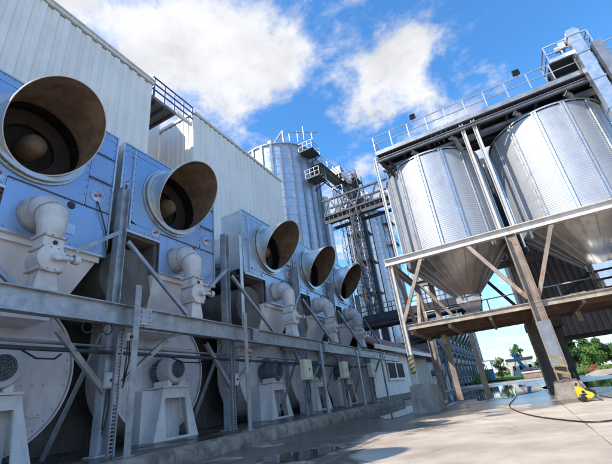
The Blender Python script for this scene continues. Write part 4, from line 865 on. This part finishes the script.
# footings
def footing(name, x0, x1, y0, y1, z1, label, seed, fl=.06):
    rnd = random.Random(seed); n = 5; m = MB(); vs = []; lv = [0, .35, .7, .94, 1.0]
    for li, l in enumerate(lv):
        s = fl*(1-l) - (.02 if li == 4 else 0)
        ring = []
        for (ax, ay), (bx, by) in (((x0-s,y0-s),(x1+s,y0-s)),((x1+s,y0-s),(x1+s,y1+s)),((x1+s,y1+s),(x0-s,y1+s)),((x0-s,y1+s),(x0-s,y0-s))):
            for k in range(n): ring.append((ax+(bx-ax)*k/n+rnd.uniform(-.018,.018), ay+(by-ay)*k/n+rnd.uniform(-.018,.018), -.02+(z1+.02)*l+rnd.uniform(-.025,.01)*(l > .5)))
        vs += ring
    q = 4*n; fs = [(l*q+k, l*q+(k+1) % q, (l+1)*q+(k+1) % q, (l+1)*q+k) for l in range(4) for k in range(q)] + [tuple(4*q+k for k in range(q))]
    return tag(m.add(vs, fs).build(name, 'footing', smooth=False), label, 'footing')
footing('concrete_footing', -3.60, -2.86, FY-.36, 15.6, .91, 'large stained concrete footing under the left hopper column', 3)
footing('concrete_footing', .78, 1.44, FY-.42, FY+.3, .46, 'small chipped concrete footing under the main rusty column', 5, .10)
rb_ = MB(); rnd = random.Random(2)
for k in range(46):
    a = rnd.uniform(0, 2*PI); q = rnd.random()**.5; c = Vector((1.1+.30*q*math.cos(a), FY-.14+.26*q*math.sin(a), .46+.07*(1-q)*rnd.random())); w = rnd.uniform(.025, .07)
    vs = [c + Vector((rnd.uniform(.5,1)*sx, rnd.uniform(.5,1)*sy, rnd.uniform(.4,.9)*sz))*w for sx, sy, sz in ((-1,-1,-1),(1,-1,-1),(1,1,-1),(-1,1,-1),(-1,-1,1),(1,-1,1),(1,1,1),(-1,1,1))]
    rb_.add(vs, [(0,3,2,1),(4,5,6,7),(0,1,5,4),(1,2,6,5),(2,3,7,6),(3,0,4,7)])
tag(rb_.build('rubble', 'debris', smooth=False), 'brown rubble heaped on the footing round the main rusty column', 'rubble', kind='stuff')

# ------------------------------------------------------------------ drive-through building behind the hoppers
gw = thing('gate_building', (4, 22, 0), 'brown clad drive-through building behind the right hopper', 'building')
MB().box(1.0, 9.0, 20.6, 27, 2.28, 7.6).build('upper_storey', 'brown_clad', gw, smooth=False)
cladding(gw, 'x', 20.58, 1.0, 9.0, 2.10, 7.6, .26, -1, .05, 'brown_clad')
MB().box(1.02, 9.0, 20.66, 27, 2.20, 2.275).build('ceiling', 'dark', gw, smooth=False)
def pillar(x0, x1, y0, y1, z1, n):
    MB().box(x0, x1, y0, y1, -.02, z1).build('pillar', 'pillar', gw, smooth=False)
    MB().box(x0-.03, x0+.03, y0-.05, y0-.002, -.02, z1).build('pillar_trim', 'brown_steel', gw, smooth=False)
pillar(.72, 1.14, 18.4, 18.9, 2.72, 4); pillar(1.62, 2.05, 20.1, 20.5, 2.72, 4); pillar(7.6, 8.1, 20.1, 20.5, 2.72, 4); pillar(7.6, 8.1, 26.3, 26.8, 2.28, 4); 
MB().box(.7, 2.1, 18.92, 20.08, 2.45, 2.72).build('lintel', 'pillar', gw, smooth=False)

# ------------------------------------------------------------------ pressure washer and hose
pw = thing('pressure_washer', (1.62, 13.7, 0), 'yellow and black pressure washer standing against the rusty column footing', 'pressure washer')
body = MB().prism([(1.30, .14), (1.72, .10), (1.86, .22), (1.80, .30), (1.62, .40), (1.44, .56), (1.32, .58), (1.27, .40)], 13.45, 13.85, 'y').build('body', 'yellow', pw, smooth=False, bevel=.03)
MB().prism([(1.55, .42), (1.90, .20), (1.92, .34), (1.72, .50)], 13.50, 13.80, 'y').build('motor_cover', 'black', pw, smooth=False, bevel=.02)
for y in (13.42, 13.88): MB().lathe([(0, -.05), (.10, -.05), (.13, -.03), (.13, .03), (.10, .05), (0, .05)], (1.42, y, .135), 'y', 20).build('wheel', 'black', pw)
MB().tube([(1.34, 13.5, .5), (1.40, 13.5, .68), (1.40, 13.8, .68), (1.34, 13.8, .5)], .02, 8).build('handle', 'black', pw)
MB().lathe([(0, -.02), (.055, -.02), (.055, .02), (0, .02)], (1.50, 13.44, .36), 'y', 16).build('dial', 'black', pw)
MB().box(1.34, 1.60, 13.442, 13.449, .24, .29).build('label_strip', 'black', pw, smooth=False)
MB().tube([(1.66, 13.5, .40), (1.50, 13.46, .66), (1.44, 13.44, .95)], .014, 6).tube([(1.44, 13.44, .95), (1.43, 13.43, 1.1)], .024, 8).build('lance', 'black', pw)
MB().tube([(1.80, 13.6, .2), (1.95, 13.5, .06), (2.0, 13.3, .02)], .02, 6).build('coupling', 'steel_dark', pw)
pw.location = (1.30, 12.6, 0); pw.scale = (.66, .66, .66)
def spline(pts, n=10):
    out = []; P = [Vector(p) for p in pts]
    for i in range(len(P)-1):
        a, b, c, d = P[max(0, i-1)], P[i], P[i+1], P[min(len(P)-1, i+2)]
        for k in range(n):
            t = k/n; out.append(.5*((2*b)+(c-a)*t+(2*a-5*b+4*c-d)*t*t+(3*b-a-3*c+d)*t**3))
    return out+[P[-1]]
tag(MB().tube(spline([(-.46, 18.6, .18), (-.48, 18.0, .02), (-.55, 16.0, .018), (-.62, 13.6, .018), (-.42, 11.6, .018), (-.05, 9.9, .018), (.35, 8.85, .018), (.75, 8.15, .018), (1.15, 8.3, .018), (1.6, 9.6, .018), (1.8, 11.6, .018), (1.55, 12.5, .12)]), .013, 8).build('hose', 'hose'), 'black hose curling over the concrete towards the pressure washer', 'hose')

# ------------------------------------------------------------------ background beyond the yard
def tree(x, y, h, rad, label, m='leaf', trunk=.18, n=1500, seed=1, name='tree', low=.22):
    t = thing(name, (x, y, 0), label, 'tree' if name == 'tree' else 'bush'); rnd = random.Random(seed)
    k = MB(); k.tube([(x, y, -.05), (x+.05, y, h*.3), (x-.05, y, h*.6), (x, y, h*.85)], [trunk, trunk*.75, trunk*.45, trunk*.12], 8)
    lobes = []
    for i in range(13):
        a = rnd.uniform(0, 2*PI); q = rnd.random()**.6*rad*.72; z = h*(low+.14+(.80-low)*rnd.random()); s = rad*rnd.uniform(.28, .48)*(1-.35*max(0, z/h-.6)); c = Vector((x+q*math.cos(a), y+q*math.sin(a), z)); lobes.append((c, s))
        k.tube([(x, y, z*.6), tuple(c)], [trunk*.35, trunk*.08], 5)
    k.build('trunk', 'bark', t)
    cr_ = MB()
    for i in range(n):
        c, s = lobes[rnd.randrange(len(lobes))]; d = Vector((rnd.gauss(0,1), rnd.gauss(0,1), rnd.gauss(0,.8))).normalized()*s*rnd.random()**.4; p = c+d
        w = rad*rnd.uniform(.05, .11); u = Vector((rnd.gauss(0,1), rnd.gauss(0,1), rnd.gauss(0,1))).normalized(); v = u.cross(Vector((rnd.gauss(0,1), rnd.gauss(0,1), rnd.gauss(0,1)))).normalized()
        cr_.add([p-u*w, p+v*w*.6, p+u*w, p-v*w*.6], [(0,1,2,3)])
    cr_.build('crown', m, t, smooth=False)
tree(.5, 105, 7.0, 1.9, 'slender green tree rising behind the cream shed', 'leaf', .2, 1500, 3, low=.35)
tree(-3.9, 95, 4.1, 1.75, 'olive brown bush left of the cream shed', 'leaf_olive', .15, 1700, 5, 'bush', .08)
tree(-1.6, 100, 3.2, 1.3, 'green bush between olive bush and cream shed', 'leaf', .12, 1000, 6, 'bush', .08)
tree(4.2, 100, 3.0, 1.6, 'green bush just right of the cream shed', 'leaf', .12, 1000, 16, 'bush', .08)
tree(7.3, 72, 5.6, 2.4, 'large round green tree right of the dark gate pillar', 'leaf', .2, 3200, 7, low=.10)
tree(9.4, 76, 4.6, 2.2, 'green tree beside the large round one, seen through the gateway', 'leaf', .15, 2600, 8, low=.06)
tree(9.0, 66, 3.2, 1.7, 'bright green low bush in front of the gateway trees', 'leaf_bright', .1, 1300, 9, 'bush', .05)
for i, (x, y, h, q) in enumerate(((12.5, 88, 5.2, 2.6), (15.5, 92, 4.6, 2.6), (5.2, 92, 4.4, 2.2))):
    tree(x, y, h, q, ('bushy tree right of the large round trees, beside the white shed', 'bushy tree in front of the long white shed', 'bushy tree hidden mostly by the dark gate pillar')[i], 'leaf', .2, 2200, 60+i, low=.05)
for i, (x, y, h, q) in enumerate(((19.5, 140, 5.6, 2.2), (22.2, 142, 6.0, 2.4), (25.0, 141, 5.4, 2.2), (28.5, 143, 6.2, 2.6), (15.8, 143, 4.9, 2.0))):
    tree(x, y, h, q, ('first', 'second', 'third', 'fourth', 'leftmost')[i] + ' tree of the distant line above the white shed' + (' from the left' if i == 1 else '' if i == 4 else ', counted rightwards'), 'leaf', .2, 1100, 20+i)
wl = thing('tree_belt', (0, 0, 0), 'low distant belt of green trees along the horizon', 'trees'); C.objects.unlink(wl); bpy.data.objects.remove(wl)
mb = MB(); rnd = random.Random(77)
for i in range(9000):
    x = rnd.uniform(-120, 160); y = 215+rnd.uniform(-6, 6); hh = 3.2+1.6*math.sin(x*.11)+1.1*math.sin(x*.29+1)+.6*math.sin(x*.8); z = rnd.random()**.8*max(1.5, hh); w = rnd.uniform(.35, .8)
    u = Vector((rnd.gauss(0,1), rnd.gauss(0,1), rnd.gauss(0,1))).normalized()*w; v = u.cross(Vector((rnd.gauss(0,1), rnd.gauss(0,1), rnd.gauss(0,1)))).normalized()*w*.7; p = Vector((x, y, z)); mb.add([p-u, p+v, p+u, p-v], [(0,1,2,3)])
tag(mb.build('tree_belt', 'leaf', smooth=False), 'distant belt of trees closing the meadow at the horizon', 'trees', kind='stuff')
# blue container with rust-red panel
cn = thing('container', (-5.1, 72, 0), 'small blue container with a red-brown door, standing in the grass', 'container')
for x0, x1, m, nm in ((-6.1, -5.35, 'blue', 'side_panel'), (-5.34, -4.85, 'rustred', 'door'), (-4.84, -4.1, 'blue', 'side_panel')): MB().box(x0, x1, 72, 74, .08, 1.75).build(nm, m, cn, smooth=False)
MB().box(-6.15, -4.05, 71.95, 74.05, 1.755, 1.84).build('roof', 'blue', cn, smooth=False)
# white ribbed tank / shed far away
ws = thing('far_shed', (-7.6, 110, 0), 'pale grey ribbed shed far behind the blue container', 'shed'); MB().box(-9.3, -6.3, 110.05, 114, 0, 4.3).build('wall', 'clad', ws, smooth=False); cladding(ws, 'x', 110, -9.3, -6.3, 0, 4.3, .5, -1, .06, 'clad'); MB().box(-9.4, -6.2, 109.9, 114.1, 4.305, 4.5).build('roof', 'steel_grey', ws, smooth=False)
# cream shed with dark roof and machinery
cs = thing('shed', (0, 90, 0), 'cream shed with a dark flat roof behind the blue conveyor', 'shed')
MB().box(-2.0, 2.6, 90, 94, 0, 3.05).build('wall', 'fascia', cs, smooth=False); MB().box(-2.3, 2.8, 89.8, 94.2, 3.055, 3.45).build('roof', 'steel_dark', cs, smooth=False)
for x in (-1.4, -.2, 1.5):
    w_ = MB().box(x, x+.7, 89.94, 89.995, 1.1, 2.1).build('window', 'white', cs, smooth=False); MB().box(x+.08, x+.62, 89.92, 89.938, 1.18, 2.02).build('pane', 'glass', w_, smooth=False)
bc = thing('conveyor', (.4, 85, 0), 'bright blue sloping conveyor in front of the cream shed', 'conveyor')
MB().bar((-.55, 85, 4.1), (.95, 85, .9), .75, .6).build('chute', 'blue', bc, smooth=False); MB().bar((-.3, 85, 3.1), (-1.6, 85, 0), .14).build('leg', 'steel_grey', bc, smooth=False); MB().bar((.7, 85, 1.3), (1.2, 85, 0), .14).build('leg', 'steel_dark', bc, smooth=False); MB().box(.6, 2.2, 84.6, 85.4, .8, 1.25).build('hopper', 'steel_grey', bc, smooth=False)
tr_ = thing('trailer', (1.6, 79, 0), 'red farm trailer parked before the cream shed', 'trailer')
MB().box(.3, 3.2, 78.6, 80, .5, .95).build('bed', 'red', tr_, smooth=False); MB().box(.4, 2.2, 78.7, 79.9, .955, 1.35).build('load', 'steel_grey', tr_, smooth=False)
for x in (.8, 2.6): MB().lathe([(0, -.12), (.32, -.12), (.36, -.08), (.36, .08), (.32, .12), (0, .12)], (x, 78.5, .33), 'y', 16).build('wheel', 'black', tr_)
rd = thing('ramp', (1.3, 57, 0), 'low brown timber-edged ramp at the far side of the water', 'ramp'); MB().box(.05, 2.6, 56, 59, 0, .62).build('bank', 'brown_steel', rd, smooth=False); MB().box(-.05, 2.7, 55.9, 59.1, .63, .8).build('cap', 'fascia', rd, smooth=False)
sf = thing('long_shed', (18, 100, 0), 'long low white shed under the distant tree line at the right', 'shed'); MB().box(13.4, 30, 100, 104, 0, 2.3).build('wall', 'clad', sf, smooth=False); MB().box(13.3, 30, 99.8, 104.2, 2.305, 2.42).build('roof', 'soffit', sf, smooth=False)
for k in range(3): MB().box(15.3+4.2*k, 16.3+4.2*k, 99.94, 99.995, .9, 1.5).build('window', 'glass', sf, smooth=False)
rnd = random.Random(12)
dm = grid_sheet(4.3, 16, 33, 41, 40, 26, lambda x, y: max(-.04, .34*math.sin((y-33)/8*PI)*min(1, (x-4.3)/.8) + .09*math.sin(x*2.1+y*1.7)*math.sin(y*1.1) - .03)); tag(dm.build('dirt_bank', 'dirt'), kind='structure')
rs = thing('red_harrow', (6.0, 45, 0), 'small red farm implement lying on the verge beyond the gateway', 'implement')
MB().bar((5.5, 45, .45), (6.3, 45.2, .62), .14).bar((5.7, 44.8, .2), (6.2, 45.5, .5), .12).build('frame', 'red', rs, smooth=False)
for k in range(4): MB().bar((5.55+.2*k, 45, .5), (5.5+.22*k, 44.9, .1), .05).build('tine', 'red', rs, smooth=False)
# low shrubs between the far row and the water
for i, (x, y) in enumerate(((-5.7, 58), (-5.2, 60.5), (-4.6, 63))): tree(x, y, 1.1+.2*i, .9, ('leftmost', 'middle', 'rightmost')[i] + ' low weed clump at the foot of the far dark row', 'leaf_bright', .05, 700, 40+i, 'bush', .02)
